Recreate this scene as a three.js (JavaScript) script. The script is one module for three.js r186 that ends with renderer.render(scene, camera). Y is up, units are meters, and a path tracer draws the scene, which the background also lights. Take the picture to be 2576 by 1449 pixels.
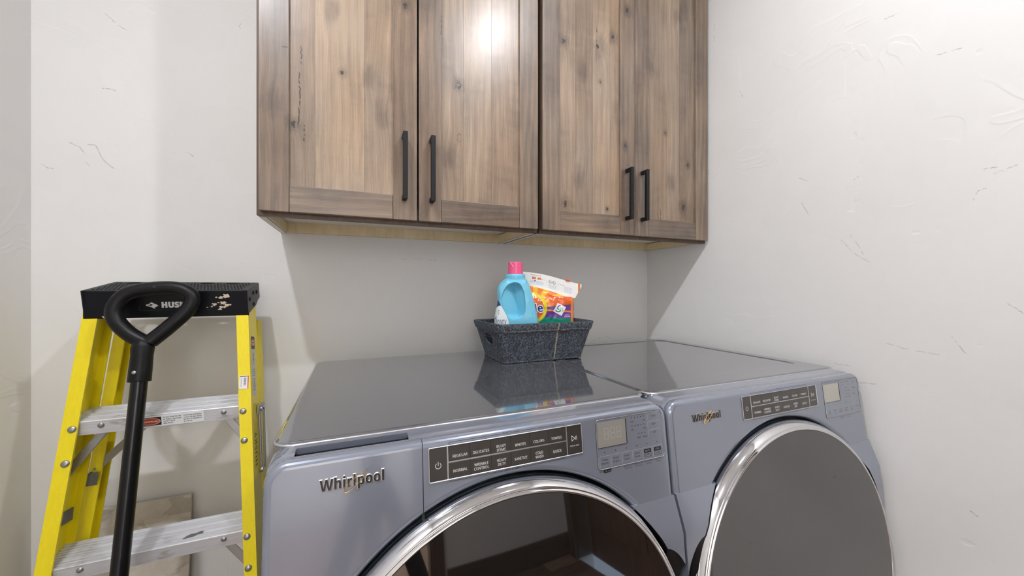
import * as THREE from 'three';
import { RoundedBoxGeometry } from 'three/addons/geometries/RoundedBoxGeometry.js';
import { TextGeometry } from 'three/addons/geometries/TextGeometry.js';
import { FontLoader } from 'three/addons/loaders/FontLoader.js';
import { mergeGeometries, toCreasedNormals } from 'three/addons/utils/BufferGeometryUtils.js';
import { RectAreaLightUniformsLib } from 'three/addons/lights/RectAreaLightUniformsLib.js';
import { Brush, Evaluator, SUBTRACTION } from 'three-bvh-csg';

// ---------------------------------------------------------------- camera, light, exposure
const scene = new THREE.Scene();
const camera = new THREE.PerspectiveCamera(75.43, 2576 / 1449, 0.02, 30);
camera.position.set(0, 1.21, 0);
const YAW = 22.77 * Math.PI / 180;
camera.lookAt(Math.sin(YAW), 1.21, -Math.cos(YAW));
scene.background = new THREE.Color(0.75, 0.92, 1.15);        // daylight outside, seen only through the door gap
RectAreaLightUniformsLib.init();
const LAMP = 0.06, LAMP_INTENSITY = 1440;                     // two recessed ceiling lights
const HALL_FILL_CANDELA = 6.8;                                       // fill lights added in the hallway behind the open doorway
const LAMPS = [[-0.48, -0.05, 1.0], [0.745, -0.05, 0.88]];
const renderer = new THREE.WebGLRenderer({ antialias: true });
renderer.toneMapping = THREE.LinearToneMapping;
renderer.toneMappingExposure = 1.0;
renderer.shadowMap.enabled = true;

// room: back wall z = -1.41, right wall x = 1.304, left wall x = -0.797, front wall z = 1.30, ceiling 2.74
const XL = -0.797, XR = 1.304, ZB = -1.41, ZF = 1.30, H = 2.74;

// ---------------------------------------------------------------- helpers
const rad = (d) => d * Math.PI / 180;
let seed = 12345;
const rnd = () => { seed = (seed * 1664525 + 1013904223) >>> 0; return seed / 4294967296; };
const clamp = (x, a = 0, b = 1) => Math.min(b, Math.max(a, x));
const smooth = (a, b, x) => { const t = clamp((x - a) / (b - a)); return t * t * (3 - 2 * t); };
const hash = (x, y, s) => { let h = Math.imul(x, 374761393) ^ Math.imul(y, 668265263) ^ Math.imul(s, 2246822519); h = Math.imul(h ^ (h >>> 13), 1274126177); h ^= h >>> 16; return (h >>> 0) / 4294967296; };
function vn(x, y, s = 0, p = 0) {                              // value noise, optionally with period p
  const xi = Math.floor(x), yi = Math.floor(y), fx = x - xi, fy = y - yi;
  const w = (n) => p ? ((n % p) + p) % p : n;
  const ux = fx * fx * (3 - 2 * fx), uy = fy * fy * (3 - 2 * fy);
  const a = hash(w(xi), w(yi), s), b = hash(w(xi + 1), w(yi), s), c = hash(w(xi), w(yi + 1), s), d = hash(w(xi + 1), w(yi + 1), s);
  return a + (b - a) * ux + (c - a) * uy + (a - b - c + d) * ux * uy;
}
function fbm(x, y, s = 0, o = 4, p = 0) { let v = 0, a = 0.5, n = 0; for (let i = 0; i < o; i++) { v += a * vn(x, y, s + i * 17, p); n += a; x *= 2; y *= 2; p *= 2; a *= 0.5; } return v / n; }

const names = {};
function numbered(name) { const k = names[name] = (names[name] ?? -1) + 1; return k ? `${name}_${String(k).padStart(3, '0')}` : name; }
function tag(o, label, category, group, kind) { const d = { label }; if (category) d.category = category; if (group) d.group = group; if (kind) d.kind = kind; o.userData = d; return o; }
function thing(name, label, category, pos = [0, 0, 0], group) {
  const o = new THREE.Group(); o.name = numbered(name); o.position.set(...pos); scene.add(o); return tag(o, label, category, group);
}
function obj(name, geo, mat, parent, label) {
  const g = Array.isArray(geo) ? merged(geo) : geo;
  const m = new THREE.Mesh(g, mat); m.name = parent === scene ? numbered(name) : name; parent.add(m);
  if (label) m.userData.label = label; return m;
}
function grp(name, parent, label) { const o = new THREE.Group(); o.name = name; parent.add(o); if (label) o.userData.label = label; return o; }
function struct(name, geo, mat, parent = scene) { const m = obj(name, geo, mat, parent); if (parent === scene) m.userData.kind = 'structure'; return m; }
function plain(g) { const h = g.index ? g.toNonIndexed() : g; for (const k of Object.keys(h.attributes)) if (!['position', 'normal', 'uv'].includes(k)) h.deleteAttribute(k); return h; }
function merged(list) { return list.length === 1 ? list[0] : mergeGeometries(list.map(plain), false); }
const box = (w, h, d, x = 0, y = 0, z = 0) => new THREE.BoxGeometry(w, h, d).translate(x, y, z);
const rbox = (w, h, d, r, x = 0, y = 0, z = 0, s = 2) => new RoundedBoxGeometry(w, h, d, s, r).translate(x, y, z);
function rrect(x0, y0, x1, y1, r, path = false) {
  const s = path ? new THREE.Path() : new THREE.Shape();
  s.moveTo(x0 + r, y0); s.lineTo(x1 - r, y0); s.absarc(x1 - r, y0 + r, r, -Math.PI / 2, 0); s.lineTo(x1, y1 - r); s.absarc(x1 - r, y1 - r, r, 0, Math.PI / 2);
  s.lineTo(x0 + r, y1); s.absarc(x0 + r, y1 - r, r, Math.PI / 2, Math.PI); s.lineTo(x0, y0 + r); s.absarc(x0 + r, y0 + r, r, Math.PI, Math.PI * 1.5);
  return s;
}
const poly = (pts) => new THREE.Shape(pts.map(([x, y]) => new THREE.Vector2(x, y)));
// extrusion from z = 0 to z = depth with the bevel inside the outline
const ext = (shape, depth, bevel = 0, seg = 2, curve = 10) => new THREE.ExtrudeGeometry(shape, { depth: Math.max(1e-5, depth - 2 * bevel), bevelEnabled: bevel > 0, bevelSize: bevel, bevelThickness: bevel, bevelOffset: -bevel, bevelSegments: seg, curveSegments: curve }).translate(0, 0, bevel);
const V = (x, y, z) => new THREE.Vector3(x, y, z);
function bar(p, q, r, seg = 16, r2 = r) {
  const a = V(...p), b = V(...q), d = b.clone().sub(a), g = new THREE.CylinderGeometry(r2, r, d.length(), seg);
  g.applyQuaternion(new THREE.Quaternion().setFromUnitVectors(V(0, 1, 0), d.clone().normalize())); const m = a.add(b).multiplyScalar(0.5); return g.translate(m.x, m.y, m.z);
}
const tube = (pts, r, n = 40, seg = 8, closed = false, kind = 'centripetal') => new THREE.TubeGeometry(new THREE.CatmullRomCurve3(pts.map((p) => V(...p)), closed, kind), n, r, seg, closed);
function flat(p, q, w, th, nz = V(0, 0, 1)) {                          // flat bar from p to q, broad side towards nz
  const a = V(...p), b = V(...q), y = b.clone().sub(a), L = y.length(); y.normalize(); const x = y.clone().cross(nz).normalize(), z = x.clone().cross(y), m = a.add(b).multiplyScalar(0.5);
  return rbox(w, L, th, Math.min(0.0012, th * 0.4)).applyMatrix4(new THREE.Matrix4().makeBasis(x, y, z).setPosition(m));
}
function boxUV(g, ox = 0, oy = 0, W = 1, Hh = 1, rot = false) {       // metres by the face's main axis
  g = plain(g); const p = g.attributes.position, n = g.attributes.normal, uv = new Float32Array(p.count * 2);
  for (let i = 0; i < p.count; i++) {
    const a = [Math.abs(n.getX(i)), Math.abs(n.getY(i)), Math.abs(n.getZ(i))]; let u, v;
    if (a[2] >= a[0] && a[2] >= a[1]) { u = p.getX(i); v = p.getY(i); } else if (a[0] >= a[1]) { u = p.getZ(i); v = p.getY(i); } else { u = p.getX(i); v = p.getZ(i); }
    if (rot) [u, v] = [v, u];
    uv[2 * i] = (u - ox) / W; uv[2 * i + 1] = (v - oy) / Hh;
  }
  g.setAttribute('uv', new THREE.BufferAttribute(uv, 2)); return g;
}
function faceUV(g, ox, oy, W, Hh) {                                   // front view mapping, whole geometry
  g = plain(g); const p = g.attributes.position, uv = new Float32Array(p.count * 2);
  for (let i = 0; i < p.count; i++) { uv[2 * i] = (p.getX(i) - ox) / W; uv[2 * i + 1] = (p.getY(i) - oy) / Hh; }
  g.setAttribute('uv', new THREE.BufferAttribute(uv, 2)); return g;
}
function grid(nu, nv, fn) {                                           // open surface fn(u, v) -> [x, y, z]
  const pos = [], uv = [], idx = [];
  for (let j = 0; j <= nv; j++) for (let i = 0; i <= nu; i++) { pos.push(...fn(i / nu, j / nv)); uv.push(i / nu, j / nv); }
  for (let j = 0; j < nv; j++) for (let i = 0; i < nu; i++) { const a = j * (nu + 1) + i, b = a + 1, c = a + nu + 1, d = c + 1; idx.push(a, b, d, a, d, c); }
  const g = new THREE.BufferGeometry(); g.setAttribute('position', new THREE.Float32BufferAttribute(pos, 3)); g.setAttribute('uv', new THREE.Float32BufferAttribute(uv, 2)); g.setIndex(idx); g.computeVertexNormals(); return g;
}
function clipX(g, x0, sign) {                                         // keeps sign * (x - x0) >= 0
  g = plain(g); const A = g.attributes, out = { position: [], normal: [], uv: [] };
  const get = (i) => [[A.position.getX(i), A.position.getY(i), A.position.getZ(i)], [A.normal.getX(i), A.normal.getY(i), A.normal.getZ(i)], [A.uv.getX(i), A.uv.getY(i)]];
  const mixv = (a, b, t) => a.map((c, k) => c.map((x, m) => x + (b[k][m] - x) * t));
  for (let i = 0; i < A.position.count; i += 3) {
    const t = [get(i), get(i + 1), get(i + 2)], r = [];
    for (let k = 0; k < 3; k++) {
      const a = t[k], b = t[(k + 1) % 3], da = sign * (a[0][0] - x0), db = sign * (b[0][0] - x0);
      if (da >= 0) r.push(a);
      if ((da >= 0) !== (db >= 0)) r.push(mixv(a, b, da / (da - db)));
    }
    for (let k = 1; k + 1 < r.length; k++) for (const q of [r[0], r[k], r[k + 1]]) { out.position.push(...q[0]); out.normal.push(...q[1]); out.uv.push(...q[2]); }
  }
  const o = new THREE.BufferGeometry(); for (const k in out) o.setAttribute(k, new THREE.Float32BufferAttribute(out[k], k === 'uv' ? 2 : 3)); return o;
}
function loft(rings) {                                                 // closed solid through rings of equal length, ends closed by fans
  const n = rings[0].length, pos = [], mid = (r) => r.reduce((a, p) => a.map((x, k) => x + p[k] / n), [0, 0, 0]), T3 = (a, b, c) => pos.push(...a, ...b, ...c);
  for (let l = 0; l + 1 < rings.length; l++) for (let i = 0; i < n; i++) { const j = (i + 1) % n; T3(rings[l][i], rings[l][j], rings[l + 1][j]); T3(rings[l][i], rings[l + 1][j], rings[l + 1][i]); }
  const a = rings[0], b = rings[rings.length - 1], ca = mid(a), cb = mid(b); for (let i = 0; i < n; i++) { const j = (i + 1) % n; T3(a[j], a[i], ca); T3(b[i], b[j], cb); }
  let vol = 0; const q = pos; for (let i = 0; i < q.length; i += 9) vol += q[i] * (q[i + 4] * q[i + 8] - q[i + 5] * q[i + 7]) - q[i + 1] * (q[i + 3] * q[i + 8] - q[i + 5] * q[i + 6]) + q[i + 2] * (q[i + 3] * q[i + 7] - q[i + 4] * q[i + 6]);
  if (vol < 0) for (let i = 0; i < q.length; i += 9) for (let m = 0; m < 3; m++) { const h = q[i + 3 + m]; q[i + 3 + m] = q[i + 6 + m]; q[i + 6 + m] = h; }
  const g = new THREE.BufferGeometry(); g.setAttribute('position', new THREE.Float32BufferAttribute(q, 3)); g.setAttribute('uv', new THREE.Float32BufferAttribute(new Float32Array(q.length / 3 * 2), 2)); g.computeVertexNormals(); return g;
}
const csg = new Evaluator(); csg.attributes = ['position', 'normal', 'uv'];
function cut(a, ...bs) { let r = new Brush(plain(a)); r.updateMatrixWorld(); for (const b of bs) { const k = new Brush(plain(b)); k.updateMatrixWorld(); r = csg.evaluate(r, k, SUBTRACTION); } return plain(r.geometry); }
function tex(w, h, fn, srgb = true) {                                 // fn(u, v) -> [r, g, b] 0..255
  const d = new Uint8Array(w * h * 4);
  for (let j = 0; j < h; j++) for (let i = 0; i < w; i++) { const c = fn((i + 0.5) / w, (j + 0.5) / h), k = (j * w + i) * 4; d[k] = clamp(c[0], 0, 255); d[k + 1] = clamp(c[1], 0, 255); d[k + 2] = clamp(c[2], 0, 255); d[k + 3] = 255; }
  const t = new THREE.DataTexture(d, w, h); t.magFilter = THREE.LinearFilter; t.minFilter = THREE.LinearFilter; t.wrapS = t.wrapT = THREE.RepeatWrapping; if (srgb) t.colorSpace = THREE.SRGBColorSpace; t.needsUpdate = true; return t;
}
function canvasTex(w, h, draw) {
  const c = document.createElement('canvas'); c.width = w; c.height = h; draw(c.getContext('2d'), w, h);
  const t = new THREE.CanvasTexture(c); t.colorSpace = THREE.SRGBColorSpace; return t;
}
const std = (o) => new THREE.MeshStandardMaterial(o), phy = (o) => new THREE.MeshPhysicalMaterial(o);
const col = (r, g, b) => new THREE.Color().setRGB(r / 255, g / 255, b / 255, THREE.SRGBColorSpace);

// ---------------------------------------------------------------- materials
// plaster: skip-trowel relief, 2 m tile
const plasterBump = tex(1024, 1024, (u, v) => {
  const x = u * 8, y = v * 8, P = 8;
  const wx = x + 1.6 * (fbm(x, y, 3, 3, 8) - 0.5), wy = y + 1.6 * (fbm(x, y, 9, 3, 8) - 0.5);
  const a = fbm(wx * 1, wy * 2, 21, 3, 16), base = fbm(x / 2, y / 2, 5, 3, 4), where = smooth(0.56, 0.66, fbm(x, y, 33, 3, 8));
  const lip = (k) => smooth(k, k + 0.004, a) * (1 - smooth(k + 0.004, k + 0.09, a));             // a trowel lip: steep on one side, feathered on the other
  const pits = smooth(0.84, 0.9, vn(x * 12, y * 12, 71, 96)) * smooth(0.7, 0.78, vn(x * 2, y * 2, 72, 16));
  const h = 100 + 70 * (base - 0.5) + where * 62 * (lip(0.47) + lip(0.58)) - 80 * pits + 7 * (fbm(x * 16, y * 16, 44, 2, 128) - 0.5);
  return [h, h, h];
}, false);
const plasterMap = tex(256, 256, (u, v) => { const n = fbm(u * 8, v * 8, 91, 4, 8) - 0.5; return [239 + 5 * n, 237.5 + 5 * n, 235 + 5 * n]; });
// scratches and hairline cracks where the photograph shows them: thin dark print over the plaster colour
const crackedWall = (w, h, x0, y0, pxm, marks) => { const t = canvasTex(w, h, (c) => {
  for (let j = 0; j < h; j += 8) for (let i = 0; i < w; i += 8) { const n = fbm(i / 130, j / 130, 91, 3) - 0.5, q = Math.round(237 + 5 * n); c.fillStyle = `rgb(${q + 1},${q},${q - 2})`; c.fillRect(i, j, 8, 8); }
  c.lineCap = 'round'; marks.forEach((l, k) => { for (let a = 0; a + 1 < l.length; a++) for (let q = 0; q < 14; q++) { const f = (t) => [0, 1].map((d) => l[a][d] + (l[a + 1][d] - l[a][d]) * t), p = f(q / 14), r = f((q + 1) / 14), jx = (i) => 0.0026 * (vn(i * 0.7, k * 9, 4 + a) - 0.5), X = (v, i) => (v[0] - x0) * pxm, Y = (v, i) => h - (v[1] + jx(i) - y0) * pxm; if (vn(q * 0.6, k * 5, 8) < 0.27) continue; c.strokeStyle = `rgba(150,145,140,${0.2 + 0.4 * vn(q * 0.8, k, 6)})`; c.lineWidth = pxm * (0.0007 + 0.0009 * vn(q, k, 9)); c.beginPath(); c.moveTo(X(p, q), Y(p, q)); c.lineTo(X(r, q + 1), Y(r, q + 1)); c.stroke(); } });
}); return t; };
const M = {};
M.wall = std({ map: plasterMap, bumpMap: plasterBump, bumpScale: 0.0014, roughness: 0.75 });
M.ceiling = std({ color: col(244, 244, 243), roughness: 0.9 });
M.darkWood = std({ map: tex(256, 512, (u, v) => { const n = fbm(u * 40, v * 4, 5, 4, 0), m = fbm(u * 6, v * 2, 8, 3); const t = 0.6 * n + 0.4 * m; return [82 + 60 * t, 62 + 46 * t, 50 + 38 * t]; }), roughness: 0.42 });
M.casing = std({ map: tex(128, 512, (u, v) => { const n = fbm(u * 30, v * 5, 15, 4); return [74 + 40 * n, 60 + 32 * n, 52 + 26 * n]; }), roughness: 0.4 });
const floorVariants = [0, 1, 2].map((k) => std({ map: tex(128, 512, (u, v) => { const n = fbm(u * 14 + 2 * fbm(u * 3, v * 3, k + 40, 2), v * 5, 60 + k, 4); const q = 0.75 + 0.15 * k; return [(96 + 90 * n) * q, (76 + 76 * n) * q, (64 + 66 * n) * q]; }), roughness: 0.38 }));
M.paintMetal = phy({ color: col(140, 146, 160), metalness: 0.42, roughness: 0.22, clearcoat: 1, clearcoatRoughness: 0.06 });
M.topMetal = phy({ color: col(138, 140, 145), metalness: 0.7, roughness: 0.07, clearcoat: 0.6, clearcoatRoughness: 0.015 });
M.chrome = std({ color: col(226, 226, 228), metalness: 1, roughness: 0.06 });
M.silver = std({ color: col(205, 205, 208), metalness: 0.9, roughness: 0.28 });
M.gold = std({ color: col(226, 190, 122), metalness: 0.8, roughness: 0.3 });
M.smoke = phy({ color: col(22, 20, 19), roughness: 0.03, ior: 2.3, clearcoat: 0 });
M.gasket = std({ color: col(14, 17, 23), roughness: 0.45 });
M.pocket = std({ color: col(44, 50, 60), roughness: 0.55 });
M.slate = phy({ color: col(92, 106, 114), roughness: 0.3, metalness: 0.3, clearcoat: 0.5 });
M.blackMetal = std({ color: col(15, 17, 22), roughness: 0.5, metalness: 0.2 });
M.blackPlastic = phy({ color: col(15, 16, 19), roughness: 0.42, specularIntensity: 0.6 });
M.rubberPlastic = phy({ color: col(17, 17, 19), specularIntensity: 0.55, roughness: 0.4, bumpMap: tex(256, 256, (u, v) => { const n = 255 * fbm(u * 64, v * 64, 7, 2, 64); return [n, n, n]; }, false), bumpScale: 0.00022 });
M.shaft = phy({ color: col(5, 5, 7), roughness: 0.3, specularIntensity: 0.6, clearcoat: 0.25, clearcoatRoughness: 0.12 });
M.yellow = phy({ map: tex(256, 256, (u, v) => { const n = fbm(u * 60, v * 20, 3, 3, 0) - 0.5; return [248 + 10 * n, 226 + 12 * n, 14 + 10 * n]; }), roughness: 0.42, clearcoat: 0.25, clearcoatRoughness: 0.3 });
M.alu = std({ map: tex(512, 128, (u, v) => { const n = fbm(u * 8, v * 90, 12, 3) - 0.5, s = fbm(u * 7, v * 5, 19, 4), st = 0.6 * smooth(0.66, 0.78, s) * vn(u * 60, v * 60, 4); return [222 + 30 * n - 76 * st, 223 + 30 * n - 80 * st, 227 + 30 * n - 90 * st]; }), metalness: 0.3, roughness: 0.42 });
M.steel = std({ color: col(170, 170, 170), metalness: 0.85, roughness: 0.36 });
M.tape = std({ map: tex(64, 64, (u, v) => { const n = 30 * fbm(u * 6, v * 6, 77, 3); return [92 + n, 94 + n, 92 + n]; }), roughness: 0.5 });
M.felt = phy({ map: tex(512, 512, (u, v) => { const a = fbm(u * 130, v * 130, 5, 2, 130), b = fbm(u * 30, v * 30, 8, 3, 30), f = fbm(u * 90 + 4 * b, v * 40, 9, 2); const t = clamp(1.5 * (a - 0.5) + 0.9 * (b - 0.5) + 0.9 * (f - 0.5) + 0.36); return [32 + 92 * t, 37 + 93 * t, 44 + 95 * t]; }), bumpMap: tex(256, 256, (u, v) => { const n = 255 * fbm(u * 90, v * 90, 15, 3, 90); return [n, n, n]; }, false), bumpScale: 0.0015, roughness: 0.95, sheen: 0.4, sheenColor: col(150, 160, 175), sheenRoughness: 0.6 });
M.thread = std({ color: col(205, 188, 150), roughness: 0.8 });
M.blue = phy({ color: col(118, 200, 228), roughness: 0.28, clearcoat: 0.3, clearcoatRoughness: 0.2 });
M.blue2 = phy({ color: col(118, 200, 228), roughness: 0.3, side: THREE.DoubleSide });
M.pink = phy({ color: col(240, 92, 140), roughness: 0.32, clearcoat: 0.3 });
M.maple = std({ map: tex(512, 128, (u, v) => { const n = fbm(u * 60, v * 3, 31, 3), m = fbm(u * 6, v * 2, 35, 3); return [236 + 20 * (n - 0.5) + 24 * (m - 0.5), 216 + 26 * (n - 0.5) + 28 * (m - 0.5), 174 + 34 * (n - 0.5) + 30 * (m - 0.5)]; }), roughness: 0.5 });
M.melamine = std({ color: col(236, 229, 216), roughness: 0.5 });
M.frameWood = std({ map: tex(256, 256, (u, v) => { const n = fbm(u * 50, v * 5, 51, 3), m = fbm(u * 4, v * 3, 55, 3); const t = 0.6 * n + 0.4 * m; return [72 + 50 * t, 56 + 42 * t, 46 + 34 * t]; }), roughness: 0.5 });
M.sideWood = std({ map: tex(256, 512, (u, v) => { const n = fbm(u * 50, v * 6, 61, 3), m = fbm(u * 4, v * 3, 65, 3); const t = 0.6 * n + 0.4 * m; return [110 + 70 * t, 88 + 60 * t, 70 + 54 * t]; }), roughness: 0.5 });
M.stone = std({ map: tex(512, 512, (u, v) => { const a = fbm(u * 5 + v * 3, v * 9 - u * 4, 14, 5), b = fbm(u * 40, v * 40, 18, 3), c = smooth(0.56, 0.66, fbm(u * 9 + 4 * a, v * 14, 28, 4)); const t = 26 * (a - 0.5) + 18 * (b - 0.5) - 22 * c; return [214 + t, 206 + t, 194 + t]; }), roughness: 0.5 });
M.lamp = std({ color: 0xffffff, emissive: 0xffffff, emissiveIntensity: 5 });
M.whitePlastic = std({ color: col(238, 238, 236), roughness: 0.4 });
M.white = std({ color: col(236, 236, 232), roughness: 0.5 });

// ---------------------------------------------------------------- the room
const T = 0.12;
// wall maps cover the stretch in view; their relief repeats every 2 m
const wallMat = (w, h, x0, y0, pxm, marks, W0, H0) => { const map = crackedWall(w, h, x0, y0, pxm, marks), b = plasterBump.clone(); map.wrapS = map.wrapT = THREE.MirroredRepeatWrapping; map.repeat.set(pxm / w, pxm / h); map.offset.set(-x0 * pxm / w, -y0 * pxm / h); b.repeat.set(0.5, 0.5); b.offset.set(W0, H0); return std({ map, bumpMap: b, bumpScale: 0.0014, roughness: 0.75 }); };
M.wallBack = wallMat(1680, 1280, -0.80, 0.55, 800, [[[-0.723, 1.609], [-0.703, 1.599], [-0.691, 1.581]], [[-0.687, 1.609], [-0.67, 1.609], [-0.664, 1.594], [-0.656, 1.572], [-0.644, 1.559], [-0.631, 1.548]], [[-0.691, 1.559], [-0.679, 1.547]], [[-0.339, 2.036], [-0.334, 2.025]], [[-0.333, 2.043], [-0.338, 2.029]], [[-0.656, 1.771], [-0.641, 1.772], [-0.627, 1.77]], [[0.157, 1.314], [0.218, 1.32], [0.282, 1.315]], [[-0.777, 1.543], [-0.765, 1.533], [-0.754, 1.534]], [[-0.65, 1.982], [-0.62, 1.956], [-0.603, 1.946]], [[-0.466, 1.618], [-0.451, 1.607]], [[-0.706, 0.829], [-0.699, 0.837], [-0.693, 0.841]], [[0.989, 0.97], [1.033, 0.982]], [[1.061, 0.988], [1.095, 0.979]]], 0, 0);
M.wallRight = wallMat(1024, 1400, -1.40, 0.55, 840, [[[-0.741, 1.561], [-0.716, 1.545]], [[-0.735, 1.483], [-0.714, 1.439]], [[-0.629, 1.35], [-0.597, 1.307], [-0.581, 1.293], [-0.557, 1.276]], [[-0.609, 1.365], [-0.588, 1.327], [-0.578, 1.304]], [[-0.588, 1.525], [-0.602, 1.515]], [[-0.362, 1.478], [-0.342, 1.476]], [[-0.378, 1.41], [-0.37, 1.432], [-0.359, 1.434]], [[-0.348, 1.463], [-0.316, 1.473]], [[-0.533, 1.929], [-0.504, 1.926]], [[-0.411, 1.094], [-0.389, 1.058]], [[-0.541, 1.065], [-0.483, 1.052], [-0.427, 1.047]], [[-0.938, 1.933], [-0.929, 1.907]], [[-1.047, 2.206], [-1.04, 2.173]], [[-0.44, 1.778], [-0.395, 1.77]], [[-0.383, 0.697], [-0.37, 0.691]], [[-0.331, 1.179], [-0.307, 1.155]], [[-0.645, 0.986], [-0.607, 0.987]], [[-0.588, 0.945], [-0.549, 0.949]]], 0.31, 0.2);
struct('wall_back', boxUV(box(XR - XL + 2 * T, H + 2 * T, T, (XL + XR) / 2, H / 2, ZB - T / 2)), M.wallBack);
const SZ0 = 0.36, SZ1 = 1.18, SDH = 2.06;                    // doorway in the right wall, behind the view
struct('wall_right', [box(T, H + 2 * T, SZ0 - ZB, XR + T / 2, H / 2, (SZ0 + ZB) / 2), box(T, H + 2 * T, ZF - SZ1, XR + T / 2, H / 2, (ZF + SZ1) / 2), box(T, H - SDH + T, SZ1 - SZ0, XR + T / 2, (H + SDH + T) / 2, (SZ0 + SZ1) / 2)].map((g) => boxUV(g)), M.wallRight);
struct('wall_left', boxUV(box(T, H + 2 * T, ZF - ZB, XL - T / 2, H / 2, (ZF + ZB) / 2), 1.2, 0.9, 2, 2), M.wall);
struct('ceiling', box(XR - XL, T, ZF - ZB, (XL + XR) / 2, H + T / 2, (ZF + ZB) / 2), M.ceiling);
const floor = struct('floor', box(XR - XL, T, ZF - ZB, (XL + XR) / 2, -T / 2 - 0.008, (ZF + ZB) / 2), M.casing);
{
  const pw = 0.15, geos = [0, 1, 2, 3].map((k) => { const g = rbox(0.696, 0.008, pw - 0.002, 0.0015, 0, -0.004, 0, 1); return boxUV(g, k * 0.31, k * 0.17, 0.16, 0.9, false); });
  for (const g of geos) { const uv = g.attributes.uv; for (let i = 0; i < uv.count; i++) { const a = uv.getX(i), b = uv.getY(i); uv.setXY(i, b * 6, a * 0.2); } }
  for (let r = 0; r < 18; r++) for (let c = -1; c < 4; c++) {
    const x1 = XL + (c + (r % 3) / 3) * 0.7, a = Math.max(XL + 0.001, x1), e = Math.min(XR - 0.001, x1 + 0.698), x = (a + e) / 2; if (e - a < 0.03) continue;
    const p = obj('plank', geos[(r * 7 + c * 3 + 8) % 4], floorVariants[(r * 5 + c * 2 + 9) % 3], floor); p.position.set(x, 0, ZB + 0.08 + r * pw); p.scale.x = (e - a) / 0.696;
  }
}
// front wall behind the camera with an open doorway to a white hallway; a dark door stands ajar in the side wall near that corner
const OX0 = -0.50, OX1 = 0.34, HZ = 2.75, HX0 = -1.5;
const wallsOf = (list, u, v) => list.map((g) => boxUV(g, u, v, 2, 2));
struct('wall_front', wallsOf([box(OX0 - XL + T, H + 2 * T, T, (OX0 + XL - T) / 2, H / 2, ZF + T / 2), box(XR + T - OX1, H + 2 * T, T, (XR + T + OX1) / 2, H / 2, ZF + T / 2), box(OX1 - OX0, H - 2.06 + T, T, (OX0 + OX1) / 2, (H + 2.06 + T) / 2, ZF + T / 2)], 0.2, 0.3), M.wall);
struct('wall_hall_far', wallsOf([box(XR - HX0 + 2 * T, H + 2 * T, T, (XR + HX0) / 2, H / 2, HZ + T / 2)], 0.2, 0.7), M.wall);
struct('wall_hall_right', wallsOf([box(T, H + 2 * T, HZ - ZF - T, XR + T / 2, H / 2, (HZ + ZF + T) / 2)], 0.2, 0.7), M.wall);
struct('wall_hall_left', wallsOf([box(T, H + 2 * T, HZ - ZF - T, HX0 - T / 2, H / 2, (HZ + ZF + T) / 2), box(XL - T - HX0, H + 2 * T, T, (XL - T + HX0) / 2, H / 2, ZF + T / 2)], 0.2, 0.7), M.wall);
struct('ceiling_hall', box(XR - HX0, T, HZ - ZF - T, (XR + HX0) / 2, H + T / 2, (HZ + ZF + T) / 2), M.ceiling);
struct('floor_hall', boxUV(box(XR - HX0, T, HZ - ZF, (XR + HX0) / 2, -T / 2, (HZ + ZF) / 2), 0, 0, 0.9, 0.3), floorVariants[1]);
const DH = 2.06;
const doorLeaf = (d, sx) => {   // leaf hung at x = 0, running along -x, face towards -z
  obj('panel', boxUV(rbox(0.772, DH - 0.02, 0.04, 0.003, -0.386, DH / 2 - 0.01, 0.02), 0, 0, 0.5, 1), M.darkWood, d);
  for (const y of [0.5, 1.45]) obj('raised_panel', boxUV(rbox(0.52, y < 1 ? 0.62 : 0.86, 0.012, 0.005, -0.386, y, -0.002), 0, 0, 0.4, 1), M.darkWood, d);
  obj('handle', [bar([-0.71, 1.0, 0.0], [-0.71, 1.0, -0.05], 0.01), bar([-0.72, 1.0, -0.05], [-0.6, 1.0, -0.05], 0.009)], M.blackMetal, d);
};
{
  struct('trim_1', [box(0.07, DH + 0.07, 0.02, OX1 + 0.035, (DH + 0.07) / 2, ZF - 0.01), box(0.07, DH + 0.07, 0.02, OX0 - 0.035, (DH + 0.07) / 2, ZF - 0.01), box(OX1 - OX0, 0.07, 0.02, (OX0 + OX1) / 2, DH + 0.035, ZF - 0.01), box(0.015, DH, T + 0.001, OX1 - 0.0075, DH / 2, ZF + T / 2), box(0.015, DH, T + 0.001, OX0 + 0.0075, DH / 2, ZF + T / 2), box(OX1 - OX0, 0.015, T, (OX0 + OX1) / 2, DH - 0.0075, ZF + T / 2)].map((g) => boxUV(g, 0, 0, 0.3, 1)), M.casing);
  const e = grp('door_1', scene); e.userData.kind = 'structure'; e.position.set(XR + 0.04, 0.006, SZ0 + 0.01); e.rotation.y = Math.PI / 2 + rad(4); doorLeaf(e);
  struct('trim_2', [box(0.02, DH + 0.08, 0.08, XR - 0.01, (DH + 0.08) / 2, SZ0 - 0.04), box(0.02, DH + 0.08, 0.08, XR - 0.01, (DH + 0.08) / 2, SZ1 + 0.04), box(0.02, 0.08, SZ1 - SZ0, XR - 0.01, DH + 0.04, (SZ0 + SZ1) / 2), box(T, DH, 0.012, XR + T / 2, DH / 2, SZ0 + 0.0), box(T, DH, 0.012, XR + T / 2, DH / 2, SZ1)].map((g) => boxUV(g, 0, 0, 0.3, 1)), M.casing);
}
struct('baseboard_front', boxUV(rbox(XR - 0.426, 0.14, 0.016, 0.003, (XR + 0.426) / 2 - 0.001, 0.07, ZF - 0.008), 0, 0, 0.3, 1, true), M.casing);
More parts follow.
